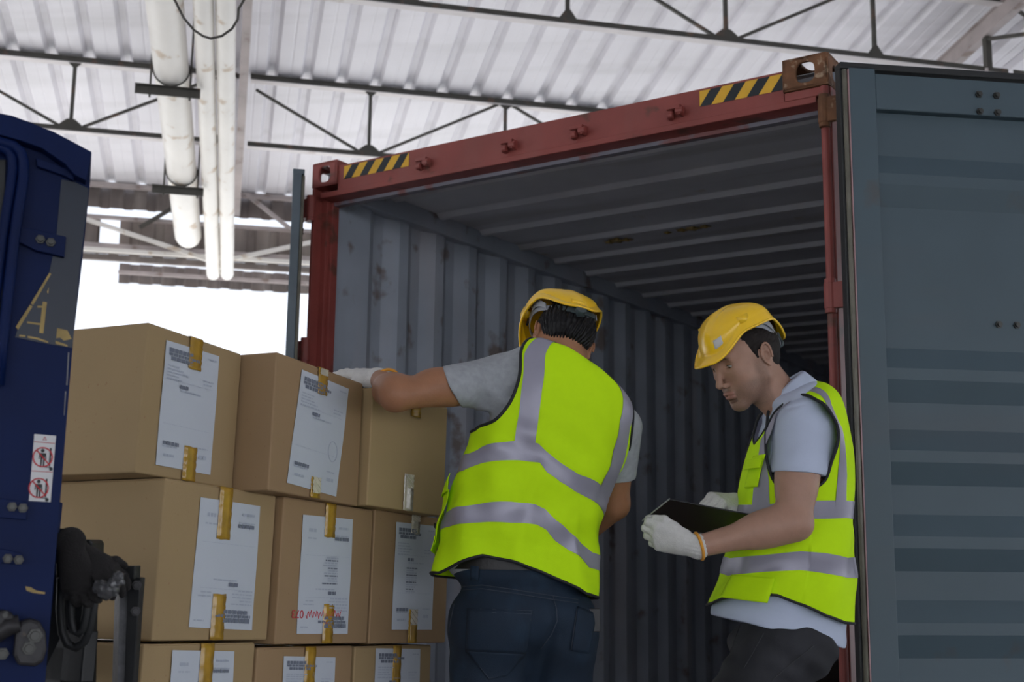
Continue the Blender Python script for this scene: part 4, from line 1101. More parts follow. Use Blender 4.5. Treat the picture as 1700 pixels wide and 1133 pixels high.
    for sy in (-1, 1): strip(ear_piece(sy), 0, 0, .003, 'band_arm', M_plast, 14)
    strip(lambda t: loop(t, .119, .097), 0, 0, .004, 'ratchet_strap', M_plastd, 24, .39, .61)
    mm = MB(); mm.cyl(h(-.128, 0, -.056), h(-.150, 0, -.056), .015, 20); mb_child(mm, 'ratchet_knob', M_plastd, o, smooth=False, bevel=.001)
    for sy in (-1, 1):
        mm = MB(); mm.tube([h(.055, sy*.090, .050), h(.03, sy*.088, .065), h(.0, sy*.05, .095), h(.0, 0, .104)], .0035, 6); mb_child(mm, 'crown_strap', M_bind, o, smooth=True)
        mm = MB(); mm.tube([h(-.08, sy*.065, .035), h(-.05, sy*.05, .07), h(-.0, 0, .104)], .0035, 6); mb_child(mm, 'crown_strap', M_bind, o, smooth=True)
    return o

def hand_sdf(wrist, fwd, nrm, side, curls, spread=(-.16,-.05,.05,.17), thumb=((.35,.75,-.25),(.7,.6,-.2)), scale=1.0, r=.0108, rw=.0285, base=-.045):
    # fwd: wrist->knuckles, nrm: back of the hand, side=+1 thumb on cross(nrm,fwd) side
    f = nrm_(fwd); n = nrm_(np.asarray(nrm, float)-f*(np.asarray(nrm, float)@f)); t = np.cross(n, f)*side; w = np.asarray(wrist, float); s = SDF(); q = scale
    P = lambda a, b, c: w+q*(f*a+t*b+n*c)
    kn = [(.092,.032,0), (.096,.010,.002), (.091,-.012,.001), (.082,-.032,-.003)]; L = [(.040,.025,.020), (.044,.028,.021), (.041,.026,.020), (.032,.020,.018)]
    s.cone(P(base,0,-.002), P(.012,0,0), rw, .030*q, .02)
    for i, k in enumerate(kn): s.cone(P(.012,k[1]*.55,0), P(*k), .0165*q, .0125*q, .018)
    s.ell(P(.05,.0,-.004), (.045*q,.036*q,.016*q), np.stack([f, t, n], 1), .015)
    s.cone(P(.015,.022,-.008), P(.05,.040,-.012), .018*q, .014*q, .018)
    for i, k in enumerate(kn):
        p = P(*k); a = 0; rr = r*q*(.88 if i == 3 else 1)
        for j, l in enumerate(L[i]):
            a += curls[i][j]; sp = spread[i]
            d = f*math.cos(a)+t*(-sp)*math.cos(a)*(-1)*0+(-n)*math.sin(a); d = nrm_(d+t*(-spread[i])*math.cos(min(a, 1.5)))
            p2 = p+d*l*q; s.cone(p, p2, rr*(1-.05*j), rr*(.95-.06*j), .006); p = p2
    p = P(.045,.042,-.012)
    for j, d in enumerate(thumb):
        d = nrm_(f*d[0]+t*d[1]+n*d[2]); p2 = p+d*(.036 if j == 0 else .030)*q; s.cone(p, p2, r*1.12*q, r*(1.05-.12*j)*q, .008); p = p2
    return s
def cuff(wrist, back, r0, name, parent, mt=None, flat=1.0):
    w = np.asarray(wrist, float); d = nrm_(back); m = MB(); x = nrm_(np.cross(d, [0.3,0.2,1])); y = np.cross(d, x)
    m.tube([w+r0*(math.cos(a)*x+math.sin(a)*y) for a in np.linspace(0, 2*math.pi, 33)[:-1]], .0042, 8, closed=True); return mb_child(m, name, mt or M_knito, parent, smooth=True)
def knit(P): return .0005*np.sin(P[:, 0]*900)*np.sin(P[:, 2]*700)
# ------------------------------------------------------------------ worker seen from behind, hand on the cartons
def ringkeys(rows, head, cam_face):
    # rows: (v, left px, right px, Z, depthN, depthF, pitch)
    out = []
    return out
F1 = hdg(-17); R1 = hdg(73); BK1 = -F1
rows = [(0.00,(720,957),(982,992),.150,.150,4),(0.10,(730,915),(986,950),.150,.145,7),(0.25,(741,862),(990,900),.150,.140,9),(0.40,(758,800),(1000,845),.148,.138,12),
 (0.52,(778,748),(1022,797),.145,.135,15),(0.63,(796,705),(1044,748),.140,.130,18),(0.74,(812,655),(1053,708),.132,.122,21),(0.84,(828,606),(1042,680),.115,.105,24),(0.92,(858,578),(1012,652),.092,.088,26),(1.0,(897,583),(973,624),.062,.066,28)]
keys = []; c17 = math.cos(math.radians(17))
for v, l, r, bn, bf, pit in rows:
    Zc = 3.27+.06*v; cx, cy = (l[0]+r[0])/2, (l[1]+r[1])/2; c = at(cx, cy, Zc); roll = math.atan2(r[1]-l[1], r[0]-l[0])
    Lx = nrm_(R1*math.cos(roll)-ZZ*math.sin(roll)); t = math.radians(pit); N = BK1*math.cos(t)+ZZ*math.sin(t); N = nrm_(N-Lx*(N@Lx))
    keys.append((v, c, Lx, N, math.hypot(r[0]-l[0], r[1]-l[1])/2*Zc/FPX/c17, bn, bf))
lf1 = Loft(keys)
def folds1(u, v):
    th = 2*np.pi*u; d = .0050*np.sin(th*3+v*7)*(1-v)+.0042*np.sin(th*9-v*15)*(1-v*.6)+.0034*np.sin(v*34+th*4.0)*np.exp(-((v-.32)/.25)**2)+.0022*np.sin(v*62-th*7)*np.exp(-((v-.5)/.12)**2)
    # a long fold falling from the shoulder blade to the hem
    uc = .262+.03*(.6-v); d = d+.0085*np.exp(-((u-uc)/.018)**2)*np.clip((.66-v)*3, 0, 1)-.007*np.exp(-((u-(uc-.035))/.02)**2)*np.clip((.62-v)*3, 0, 1)*np.clip(v*6-.5, 0, 1)+.006*np.clip(1-v*7, 0, 1)
    d = d+.005*np.exp(-((u-(.16+.05*v))/.016)**2)*np.clip((.5-v)*3, 0, 1)
    return d
lf1.disp = folds1; lf1.table()
# body
sh1 = at(828, 632, 3.315); el1 = at(657, 656, 3.10); wr1 = at(630, 630, 3.31)
hp = at(868, 1010, 3.27)
r_sh = at(1025, 712, 3.36); r_el = at(1012, 815, 3.42); r_el = at(1020, 838, 3.42); r_wr = at(950, 905, 3.56)
c7 = at(938, 622, 3.30); H1o = at(933, 569, 3.365)
b1 = SDF()
for v in (.08, .2, .32, .44, .56, .66, .75, .82):
    K = lf1.ring(v); c = K[0:3]; b1.ell(c, (K[9]*.82, (K[10]+K[11])/2*.78, .070 if v < .7 else .04), np.stack([K[3:6], K[6:9], np.cross(K[3:6], K[6:9])], 1), .04)
tee_parts = list(b1.p)
hipL, hipR = at(812, 1035, 3.27), at(922, 1048, 3.33)
knL, knR = np.array([hipL[0]-.02, hipL[1]-.02, .50]), np.array([hipR[0]+.02, hipR[1]+.06, .50])
anL, anR = np.array([knL[0]-.02, knL[1]-.05, .09]), np.array([knR[0]+.03, knR[1]+.03, .09])
for h_, k_, a_ in ((hipL, knL, anL), (hipR, knR, anR)):
    b1.cone(h_, k_, .082, .052, .04); b1.cone(k_, a_, .050, .036, .03); b1.cone(a_, a_+F1*.12-ZZ*.04, .034, .028, .02)
b1.ell(hp, (.150, .110, .11), np.stack([R1, F1, ZZ], 1), .04)
b1.cone(sh1, el1, .056, .040, .03); b1.cone(el1+(wr1-el1)*.02, wr1, .043, .0275, .02)
b1.ell(el1+(sh1-el1)*.45+ZZ*.006, (.075, .046, .044), np.stack([nrm_(sh1-el1), nrm_(np.cross(sh1-el1, ZZ)), ZZ], 1), .03)
b1.ell(el1+(wr1-el1)*.30, (.075, .042, .040), np.stack([nrm_(wr1-el1), nrm_(np.cross(wr1-el1, ZZ)), ZZ], 1), .03)
b1.cone(r_sh, r_el, .054, .040, .03); b1.cone(r_el, r_wr, .042, .028, .02)
b1.cone(c7, (sh1*.75+c7*.25), .05, .055, .05); b1.cone(c7, (r_sh*.75+c7*.25), .05, .055, .05)
up1 = nrm_(at(936, 500, 3.36)-at(922, 600, 3.36)); hf1 = HF(H1o, hdg(-26, -38), nrm_(ZZ*1.0+hdg(73)*.40+hdg(-17)*.6))
hs1 = head_sdf(hf1, c7, rnape=.060)
PB = b1.mesh(.0045); PH = hs1.mesh(.0021)
at1 = head_attr(np.concatenate([PB[0], PH[0]]), hf1, .0); nB = len(PB[0])
for k in at1: at1[k][:nB] = 0
per1 = np_mesh('person', [PB, PH], M_skin1, mi=[0, 0], attr=at1)
tag(per1, 'person seen from behind in yellow hard hat and lime safety vest, hand on the cartons', 'person')
# T-shirt
ts = SDF()
for v in (.05, .12, .2, .3, .4, .5, .6, .68, .76, .83, .88):
    K = lf1.ring(v); ts.ell(K[0:3]+0, (K[9]*(.90 if v > .15 else .84), (K[10]+K[11])/2*(.88 if v > .15 else .80), .060), np.stack([K[3:6], K[6:9], np.cross(K[3:6], K[6:9])], 1), .03)
da = nrm_(el1-sh1); cuffc = sh1+(el1-sh1)*.47; cn = nrm_(at(755-58,638+26,3.2)-at(755,638,3.2))
ts.cone(sh1-da*.01-ZZ*.002, cuffc+da*.06, .068, .0565, .045); ts.cone(c7-ZZ*.02, sh1+ZZ*.000, .036, .050, .05)
rc = r_sh+(r_el-r_sh)*.62; ts.cone(r_sh, rc+(r_el-r_sh)*.05, .070, .056, .04)
s_ax = np.stack([cn, nrm_(np.cross(cn, ZZ)), nrm_(np.cross(cn, np.cross(cn, ZZ)))], 1)
ts.box(cuffc+cn*.085, (.085, .12, .12), s_ax, .002, '-'); ts.cone(cuffc-da*.03, cuffc+da*.05, .0475, .0475, .003, '-')
dr = nrm_(r_el-r_sh); rax = np.stack([dr, nrm_(np.cross(dr, BK1)), nrm_(np.cross(dr, np.cross(dr, BK1)))], 1)
ts.box(rc+dr*.08, (.08, .10, .10), rax, .002, '-'); ts.cone(rc-dr*.03, rc+dr*.05, .050, .050, .003, '-')
def tee_d(P):
    q = P-sh1; t = q@da; w = np.cross(q, da); g = np.exp(-((t-.03)/.10)**2)
    return -.0035*np.sin(t*75+q[:, 2]*55)*g*np.clip(.5-q[:, 2]*8, 0, 1)-.002*vnoise(P, 22, 1)-.0022*np.sin(q[:, 0]*60+q[:, 2]*90)*np.exp(-((q[:, 2]+.07)/.05)**2)
np_mesh('t_shirt', [ts.mesh(.003, tee_d)], M_tee, per1)
# vest
U1 = lambda x, y: lf1.uv(x, y)[:2]
holeL_px = [U1(797,708), U1(822,698), U1(843,676), U1(857,645), U1(864,610), U1(865,585)]
ub = [p[0] for p in holeL_px]; print('hole', holeL_px)
Ltop = (.435, .955)
hl = [(.50,.585)]+[(p[0], p[1]) for p in holeL_px]+[(.44,.965),(.50,.975),(.57,.95),(.615,.86),(.62,.75),(.59,.64)]
hr = [(.02,.60),(.075,.63),(.105,.70),(.105,.80),(.075,.88),(.02,.915),(-.05,.90),(-.105,.84),(-.12,.75),(-.10,.66),(-.04,.605)]
cL, iL = poly_hole(hl); cR, iR = poly_hole(hr)
vt1 = lambda u: 1.0-.30*np.clip(1-np.abs((np.asarray(u) % 1)-.75)/.13, 0, 1)
hem1 = to_curve([U1(728,952), U1(760,935), U1(800,922), U1(850,932), U1(900,950), U1(940,968), U1(972,986), (.6, .01), (.75, .03), (.9, 0.0)])
vest1 = vest_mesh(lf1, 'safety_vest', M_vest, per1, [iL, iR], vt1, hem1)
binding(lf1, 'armhole_binding', M_bind, vest1, cL, .0046); binding(lf1, 'armhole_binding', M_bind, vest1, cR, .0046)
us = np.linspace(0, 1, 181)[:-1]
binding(lf1, 'hem_binding', M_bind, vest1, [(u, float(hem1(u))) for u in us], .0038)
binding(lf1, 'neck_binding', M_bind, vest1, [(u, float(vt1(u))) for u in us], .0030)
C1 = lambda L_, ex: to_curve([U1(*p) for p in L_]+ex)
b1t = C1([(780,754),(800,743),(830,735),(862,733),(893,736),(908,752),(930,769),(960,789),(1003,818)], [(.75,.50),(.60,.50),(.92,.42)])
b1b = C1([(769,783),(800,770),(830,765),(862,765),(895,768),(909,785),(930,800),(955,816),(1000,850)], [(.75,.43),(.60,.43),(.92,.345)])
b2t = C1([(744,850),(770,841),(810,835),(850,833),(890,838),(906,846),(920,864),(945,884),(982,918)], [(.75,.25),(.60,.25),(.92,.17)])
b2b = C1([(739,877),(770,870),(810,867),(850,868),(890,872),(908,880),(922,898),(945,915),(978,942)], [(.75,.18),(.60,.18),(.92,.105)])
band(lf1, 'reflective_band', M_refl, vest1, b1b, b1t); band(lf1, 'reflective_band', M_refl, vest1, b2b, b2t)
def vfun(pts):
    pts = sorted([(p[1], p[0]) for p in pts]); a = np.array([p[0] for p in pts]); b = np.array([p[1] for p in pts]); return lambda v: np.interp(v, a, b)
lL = [U1(x, y) for x, y in ((855,733),(861,690),(866,650),(870,610),(872,588))]; lR = [U1(x, y) for x, y in ((889,736),(895,690),(900,650),(904,610),(905,588))]
strap(lf1, 'reflective_strap', M_refl, vest1, vfun(lL), vfun(lR), float(b1t(.33))-.005, .985)
rL = [U1(x, y) for x, y in ((985,838),(1000,800),(1018,750),(1028,700))]; rR = [U1(x, y) for x, y in ((1006,850),(1022,800),(1038,750),(1044,712))]
strap(lf1, 'reflective_strap', M_refl, vest1, vfun(rL), vfun(rR), float(b1b(.12))-.0, .93)
for u0 in (.665, .80): strap(lf1, 'reflective_strap', M_refl, vest1, lambda v, u0=u0: u0+0*v, lambda v, u0=u0: u0+.035+0*v, .50, .80)
# side pocket with flap
def bump_patch(lf, us_, vs_, name, mt, parent, h=.008, th=.002):
    nu, nv = 14, 12; U, Vv = np.meshgrid(np.linspace(*us_, nu), np.linspace(*vs_, nv)); P = lf.S(U, Vv, h)
    m = MB(); m.grid(list(P.reshape(-1, 3)), nu, nv); return mb_child(m, name, mt, parent, smooth=True, solid=th)
pu, pv = U1(752, 815); bump_patch(lf1, (pu-.005, pu+.055), (pv-.24, pv+.0), 'pocket', M_vest, vest1, .012)
bump_patch(lf1, (pu-.012, pu+.06), (pv-.01, pv+.055), 'pocket_flap', M_vest, vest1, .018)
bump_patch(lf1, (pu-.005, pu+.055), (pv-.27, pv-.20), 'pocket_flap', M_vest, vest1, .016)
# jeans
j1 = SDF(); Mh = np.stack([R1, BK1, ZZ], 1)
waist = at(866, 949, 3.27)
j1.ell(waist+ZZ*.0, (.190, .118, .07), Mh, .03); j1.ell(hp-ZZ*.015, (.198, .132, .10), Mh, .04)
for h_, sx in ((hipL, -1), (hipR, 1)):
    j1.ell(h_+BK1*.045-ZZ*.01, (.100, .098, .105), Mh, .045)
j1.cone(hipL-ZZ*.03, knL, .108, .078, .04); j1.cone(hipR-ZZ*.03, knR, .108, .078, .04)
for k_, a_ in ((knL, anL), (knR, anR)): j1.cone(k_, a_, .074, .058, .03)
j1.box(waist+ZZ*.105, (.3, .3, .06), np.eye(3), .006, '-')
for a_ in (anL, anR): j1.box(a_-ZZ*.06, (.12, .12, .045), np.eye(3), .003, '-')
seamx = at(922, 1040, 3.15)
def jean_d(P):
    q = P-hp; d = -.003*vnoise(P, 18, 2)-.0015*np.sin(q[:, 2]*70+q[:, 0]*30)*np.exp(-((q[:, 2]+.10)/.07)**2)
    lat = q@R1-.045; d += .007*np.exp(-(lat/.012)**2)*np.clip(-q[:, 2]*6+.5, 0, 1)*((q@BK1) > 0)
    return d
jn1 = np_mesh('jeans', [j1.mesh(.004, jean_d)], M_jean, per1)
patch(j1, [(777,1011),(884,1015),(872,1085),(774,1080)], 'back_pocket', M_jean, jn1, off=.004, th=.003)
patch(j1, [(774,1080),(872,1085),(840,1122),(812,1128)], 'back_pocket', M_jean, jn1, off=.004, th=.003)
patch(j1, [(958,1008),(988,1020),(976,1085),(948,1080)], 'back_pocket', M_jean, jn1, off=.004, th=.003)
for px_ in ([(777,1011),(884,1015)], [(777,1016),(883,1020)], [(779,1012),(775,1080),(812,1127),(840,1122),(872,1085),(883,1016)], [(918,990),(924,1012),(925,1032),(915,1055),(898,1078)],
            [(760,975),(800,972),(850,979),(900,987),(960,996)], [(760,981),(800,978),(850,985),(900,993),(960,1002)], [(758,985),(748,1030),(741,1080),(738,1132)], [(958,1010),(948,1080)]):
    seam(j1, px_, 'stitching', M_stitch, jn1, .0011, .005)
patch(j1, [(785,930),(798,931),(796,962),(783,961)], 'belt_loop', M_jean, jn1, 4, 6, .010, .003)
m = MB(); P = []
for t in np.linspace(0, 2*np.pi, 65)[:-1]:
    P.append(waist+ZZ*.024+R1*.192*np.cos(t)+BK1*.127*np.sin(t))
vs = []
for p in P:
    r = nrm_((p-waist)*np.array([1,1,0])); vs += [p-ZZ*.018, p+ZZ*.018, p+ZZ*.018+r*.004, p-ZZ*.018+r*.004]
n = len(P); fs = []
for i in range(n):
    a, b = i*4, ((i+1) % n)*4; fs += [(a, b, b+1, a+1), (a+1, b+1, b+2, a+2), (a+2, b+2, b+3, a+3), (a+3, b+3, b, a)]
m.add(vs, fs); mb_child(m, 'belt', M_leath, per1, smooth=False)
# phone top showing in the right back pocket
q = march(j1, 984, 1018)
if q is not None:
    m = MB(); x_ = nrm_(R1*.9+BK1*.3); Mx = frame(q-np.array(per1['_base'])*0+BK1*.004, x_, nrm_(np.cross(ZZ, x_)), (0,0,1)); m.box((-.018,-.006,-.05), (.018,.006,.012), M=Mx)
    o = mb_child(m, 'phone', M_clip, jn1, bevel=.002)
def shoes(an, fw, parent):
    s = SDF(); s.ell(an-ZZ*.045+fw*.06, (.14, .048, .038), np.stack([fw, np.cross(ZZ, fw), ZZ], 1), .02); s.cone(an-ZZ*.03, an+ZZ*.02, .05, .045, .03); s.box(an-np.array([0,0,an[2]+.05])+fw*.05, (.3,.2,.05), np.eye(3), .002, '-')
    np_mesh('shoe', [s.mesh(.005)], M_shoe, parent)
shoes(anL, F1, per1); shoes(anR, F1, per1)
# hair
hr1 = SDF(); E = lambda c, r, k=.02, op='+': hr1.ell(hf1(*c), r, hf1.M, k, op)
E((-.008,0,.036), (.097,.079,.078)); E((-.045,0,.012), (.062,.073,.066), .03); E((-.050,0,-.020), (.038,.055,.034), .03)
E((.085,0,-.03), (.085,.12,.10), .01, '-'); E((.035,0,-.075), (.075,.12,.060), .01, '-'); 
for y in (-1, 1): E((-.008,.088*y,-.006), (.020,.022,.034), .004, '-')
def hair_d(P):
    q = hf1.inv(P); a = np.arctan2(q[:, 1], -q[:, 0]); return -.0022*np.sin(a*46+q[:, 2]*60+3*vnoise(P, 60, 5))-.003*vnoise(P, 120, 7)
np_mesh('hair', [hr1.mesh(.0022, hair_d)], M_hair1, per1)
hh1 = HF(hf1(.010, .004, .066), hf1.x+hf1.z*.06, hf1.z+hf1.y*.20); hard_hat(hh1, per1, sc_=.93)
# gloves
top13 = None
g1 = hand_sdf(wr1+np.array([0,0,.0]), nrm_(at(588, 618, 3.40)-wr1), nrm_(ZZ+hdg(180)*.35), 1, [(.12,.15,.1),(.10,.15,.1),(.12,.18,.1),(.15,.2,.15)], r=.0115, thumb=((.6,.5,-.35),(.8,.3,-.3)))
gl = np_mesh('work_glove', [g1.mesh(.0024, knit)], M_knit, per1); cuff(wr1-nrm_(at(588,618,3.40)-wr1)*.040, wr1-el1, .0335, 'glove_hem', gl)
g2 = hand_sdf(r_wr, nrm_(hdg(-60, 5)), ZZ*-.3+hdg(30), -1, [(.7,.7,.4)]*4, r=.0115)
gl = np_mesh('work_glove', [g2.mesh(.0035)], M_knit, per1); cuff(r_wr+(r_el-r_wr)*.12, r_wr-r_el, .034, 'glove_hem', gl)
# tablet held in front of him, one corner sticks out past the vest
tb = at(800, 884, 3.46); m = MB(); Mt = frame(tb, nrm_(hdg(73)), nrm_(hdg(-17, 12)), nrm_(np.cross(hdg(73), hdg(-17, 12)))); 
m.box((-.122, -.09, -.007), (.13, .09, .007), M=Mt); o = m.build('tablet', M_clip, bevel=.003); recentre(o); tag(o, 'black tablet whose corner sticks out left of the lime vest hem', 'tablet')
# ------------------------------------------------------------------ worker in profile with a clipboard
F2 = hdg(-95); BK2 = -F2; R2 = hdg(-5); LF2 = -R2                 # left side is toward the viewer
rows = [(0.00,(1176,1006),(1413,1034),.175,2),(0.08,(1192,975),(1413,1000),.175,2),(0.20,(1206,938),(1413,950),.172,2),(0.34,(1214,892),(1411,896),.170,2),(0.48,(1224,845),(1410,842),.172,4),
 (0.60,(1234,795),(1409,790),.182,8),(0.70,(1246,752),(1405,745),.195,12),(0.79,(1256,722),(1396,705),.195,17),(0.86,(1264,692),(1384,664),.178,22),(0.93,(1272,683),(1366,640),.132,27),(1.0,(1280,684),(1345,632),.066,33)]
keys = []
for v, f_, b_, a_, pit in rows:
    Zc = 3.36; cx, cy = (f_[0]+b_[0])/2, (f_[1]+b_[1])/2; c = at(cx, cy, Zc); P0, P1 = at(*f_, Zc), at(*b_, Zc); N = nrm_(P1-P0); N = nrm_(N*1.0+BK2*0)
    Lx = LF2; N = nrm_(N-Lx*(N@Lx)); hb = np.linalg.norm(P1-P0)/2
    keys.append((v, c, Lx, N, a_, hb, hb))
lf2 = Loft(keys)
def folds2(u, v):
    th = 2*np.pi*u; return .003*np.sin(th*3+v*6)*(1-v)+.0034*np.sin(th*8-v*13)*(1-v*.7)+.0030*np.sin(v*30-th*2.5)*np.exp(-((v-.25)/.2)**2)+.006*np.exp(-((u-.215)/.012)**2)*np.clip((.45-v)*4, 0, 1)
lf2.disp = folds2; lf2.table()
sh2 = at(1332, 714, 3.235); el2 = at(1318, 868, 3.16); wr2 = at(1158, 908, 3.13)
shf = at(1322, 718, 3.52); elf = at(1300, 850, 3.56); wrf = at(1215, 838, 3.42)
c72 = at(1322, 655, 3.36)
hf2o = at(1270, 590, 3.345)+hdg(-5)*.075*0
H2h = -115; hf2 = HF(at(1268, 590, 3.275)+0*ZZ, hdg(H2h, -25), ZZ); hf2 = HF(hf2(0, -.078, 0), hdg(H2h, -25), ZZ+hdg(-5)*.02)
b2 = SDF()
for v in (.06, .18, .30, .42, .54, .64, .72, .79, .86):
    K = lf2.ring(v); b2.ell(K[0:3]-ZZ*(.03 if v > .7 else 0), (K[9]*.78, K[10]*.78, .070 if v < .7 else .030), np.stack([K[3:6], K[6:9], np.cross(K[3:6], K[6:9])], 1), .04)
hp2 = at(1296, 1062, 3.36); hn = at(1290, 1066, 3.27); hfz = at(1290, 1068, 3.45)
td = nrm_(F2*.50-ZZ*.86)
kn2 = hn+nrm_(F2*.56-ZZ*.83)*.42; knf = hfz+nrm_(F2*.50-ZZ*.86)*.42
an2 = np.array([kn2[0]+.06, kn2[1]-.02, .10]); anf = np.array([knf[0]+.10, knf[1]+.02, .10])
for h_, k_, a_ in ((hn, kn2, an2), (hfz, knf, anf)):
    b2.cone(h_, k_, .080, .052, .04); b2.cone(k_, a_, .050, .036, .03); b2.cone(a_, a_+F2*.12-ZZ*.05, .034, .028, .02)
b2.ell(hp2, (.150, .110, .10), np.stack([LF2, F2, ZZ], 1), .04)
ax = lambda a, b: np.stack([nrm_(b-a), nrm_(np.cross(b-a, LF2)), nrm_(np.cross(b-a, np.cross(b-a, LF2)))], 1)
b2.cone(sh2, el2, .058, .043, .03); b2.ell(sh2+(el2-sh2)*.52+F2*.004, (.095, .054, .048), ax(sh2, el2), .03)
b2.cone(el2, wr2, .044, .0285, .025); b2.ell(el2+(wr2-el2)*.26+ZZ*.003, (.085, .048, .043), ax(el2, wr2), .03); b2.cone(el2+BK2*.012-ZZ*.004, el2+BK2*.016-ZZ*.006, .030, .030, .02)
b2.cone(shf, elf, .054, .042, .03); b2.cone(elf, wrf, .042, .028, .02)
b2.cone(c72-ZZ*.06, sh2*.7+c72*.3-ZZ*.01, .030, .034, .03); b2.cone(c72-ZZ*.06, shf*.7+c72*.3-ZZ*.01, .03, .034, .03)
hs2 = head_sdf(hf2, c72+BK2*(-.008)-ZZ*.048, rnape=.050)
PB = b2.mesh(.0045); PH = hs2.mesh(.0016); nB = len(PB[0])
at2 = head_attr(np.concatenate([PB[0], PH[0]]), hf2, .62)
for k in at2: at2[k][:nB] = 0
per2 = np_mesh('person', [PB, PH], M_skin2, mi=[0, 0], attr=at2)
tag(per2, 'person in profile, white polo and lime vest, looking down at a clipboard', 'person')
for y in (-1, 1):
    e = SDF(); c = hf2(.0765, .0320*y, .0085); e.ell(c, (.0132,)*3, None, .001); ey = np_mesh('eye', [e.mesh(.0012)], M_eye, per2)
    lm = MB(); lm.tube([hf2(.0765+.0150*math.cos(a_)*1.0, (.0325+.0125*math.sin(a_))*y, .0098-.0035*math.sin(a_)**2) for a_ in np.linspace(-.75, .85, 9)], [.0004,.0008,.0011,.0012,.0012,.0012,.0012,.0010,.0006], 6); mb_child(lm, 'eyelashes', M_hair2, per2, smooth=True)
    g = nrm_(hf2.x*.80-hf2.z*.52); i = SDF(); i.ell(c+g*.0102, (.0062, .0062, .0036), np.stack([nrm_(np.cross(g, hf2.z)), nrm_(np.cross(g, np.cross(g, hf2.z))), g], 1), .001); np_mesh('iris', [i.mesh(.0008)], M_iris, ey)
# hair, cropped at the sides
h2 = SDF(); E = lambda c, r, k=.015, op='+': h2.ell(hf2(*c), r, hf2.M, k, op)
E((-.005,0,.047), (.1010,.0785,.0900)); E((-.043,0,.018), (.0585,.0678,.0640), .03); E((-.047,0,-.028), (.034,.050,.038), .03)
E((.098,0,.0), (.062,.13,.085), .006, '-'); E((.050,0,-.060), (.050,.12,.068), .006, '-'); E((.005,0,-.075),(.040,.12,.045),.006,'-')
for y in (-1, 1):
    E((-.010,.088*y,-.004), (.021,.020,.036), .004, '-'); 
    h2.cone(hf2(.018,.0700*y,.030), hf2(.0150,.0690*y,.000), .008, .0050, .006)
np_mesh('hair', [h2.mesh(.0020, lambda P: -.0016*vnoise(P, 260, 2)-.001*vnoise(P, 90, 4))], M_hair2, per2)
hh2 = HF(hf2(.002, 0, .050), hf2.x*math.cos(-.01)+hf2.z*math.sin(-.01), hf2.z); hard_hat(hh2, per2, sc_=.875, sticker=(.30, .56, .70, .84))
# polo shirt
ps = SDF()
for v in (.0, .08, .16, .26, .36, .46, .56, .64, .72, .79, .86, .92, .955):
    K = lf2.ring(v); g_ = .90 if v < .7 else .85; ps.ell(K[0:3]+0, (K[9]*g_, K[10]*g_, .060 if v < .8 else .022), np.stack([K[3:6], K[6:9], np.cross(K[3:6], K[6:9])], 1), .03)
low = at(1293, 1046, 3.36); ps.ell(low, (.178, .188, .085), np.stack([LF2, nrm_(at(1400,1075,3.36)-at(1180,1020,3.36)), nrm_(np.cross(LF2, at(1400,1075,3.36)-at(1180,1020,3.36)))], 1), .04)
hx = nrm_(at(1403,1079,3.36)-at(1180,1023,3.36)); hz_ = nrm_(np.cross(LF2, hx)); hz_ = hz_ if hz_[2] < 0 else -hz_
ps.box(at(1292,1049,3.36)+hz_*.125, (.3, .3, .125), np.stack([LF2, hx, hz_], 1), .002, '-')
d2 = nrm_(el2-sh2); cf2 = sh2+(el2-sh2)*.50
ps.cone(sh2-d2*.00, cf2+d2*.06, .062, .0640, .045); ps.cone(c72-ZZ*.06, sh2-ZZ*.01, .030, .040, .03)
ps.ell(c72-ZZ*.030-BK2*.012, (.088, .080, .026), np.stack([LF2, F2, ZZ], 1), .02); ps.cone(shf, elf*.5+shf*.5, .064, .060, .04); ps.cone(c72-ZZ*.015, shf, .040, .05, .05)
n2 = nrm_(np.cross(LF2, at(1376,790,3.2)-at(1276,780,3.2))); n2 = n2 if n2[2] < 0 else -n2
sx2 = np.stack([n2, LF2, nrm_(np.cross(n2, LF2))], 1)
cc2 = at(1326, 787, 3.2); ps.box(cc2+n2*.06+LF2*.02, (.06, .085, .10), sx2, .002, '-'); ps.cone(cc2-n2*.02, cc2+n2*.03, .0520, .0545, .003, '-')
df = nrm_(elf-shf); ps.box(shf+(elf-shf)*.5+df*.05, (.05,.1,.1), ax(shf, elf), .002, '-')
def polo_d(P):
    q = P-sh2; t = q@d2; g = np.exp(-((t-.05)/.07)**2)*(q@LF2 > -.05)
    w = q@F2
    lowf = np.clip((low[2]+.03-P[:, 2])*12, 0, 1)
    cuffb = -.0014*np.exp(-(((P-cc2)@n2+.012)/.010)**2)*(np.abs((P-cc2)@F2) < .1)*((P-cc2)@LF2 > -.08)
    return -.0022*np.sin(t*40-w*60)*g-.0022*vnoise(P, 16, 3)-.0022*np.sin((P@F2)*70+(P[:, 2])*25)*lowf+cuffb
np_mesh('polo_shirt', [ps.mesh(.003, polo_d)], M_polo, per2)
# collar: a folded strip round the neck
m = MB(); pts = []; n = 60
for j, (gr, dz) in enumerate(((-.006, .034), (-.001, .040), (.005, .034), (.013, .012), (.019, -.008))):
    for i in range(n):
        t = 2*math.pi*i/n; K = lf2.ring(.985); c = K[0:3]; ca, sn = math.cos(t), math.sin(t); fr = max(0, -sn)
        p = c+K[3:6]*ca*(.066+gr)+K[6:9]*sn*(.066+gr*.8)+nrm_(np.cross(K[6:9], K[3:6]))*(dz-.014*fr)*(1 if nrm_(np.cross(K[6:9], K[3:6]))[2] > 0 else -1); pts.append(p)
m.grid(pts, n, 5, wrap=True); mb_child(m, 'collar', M_polo, per2, smooth=True, solid=.003)
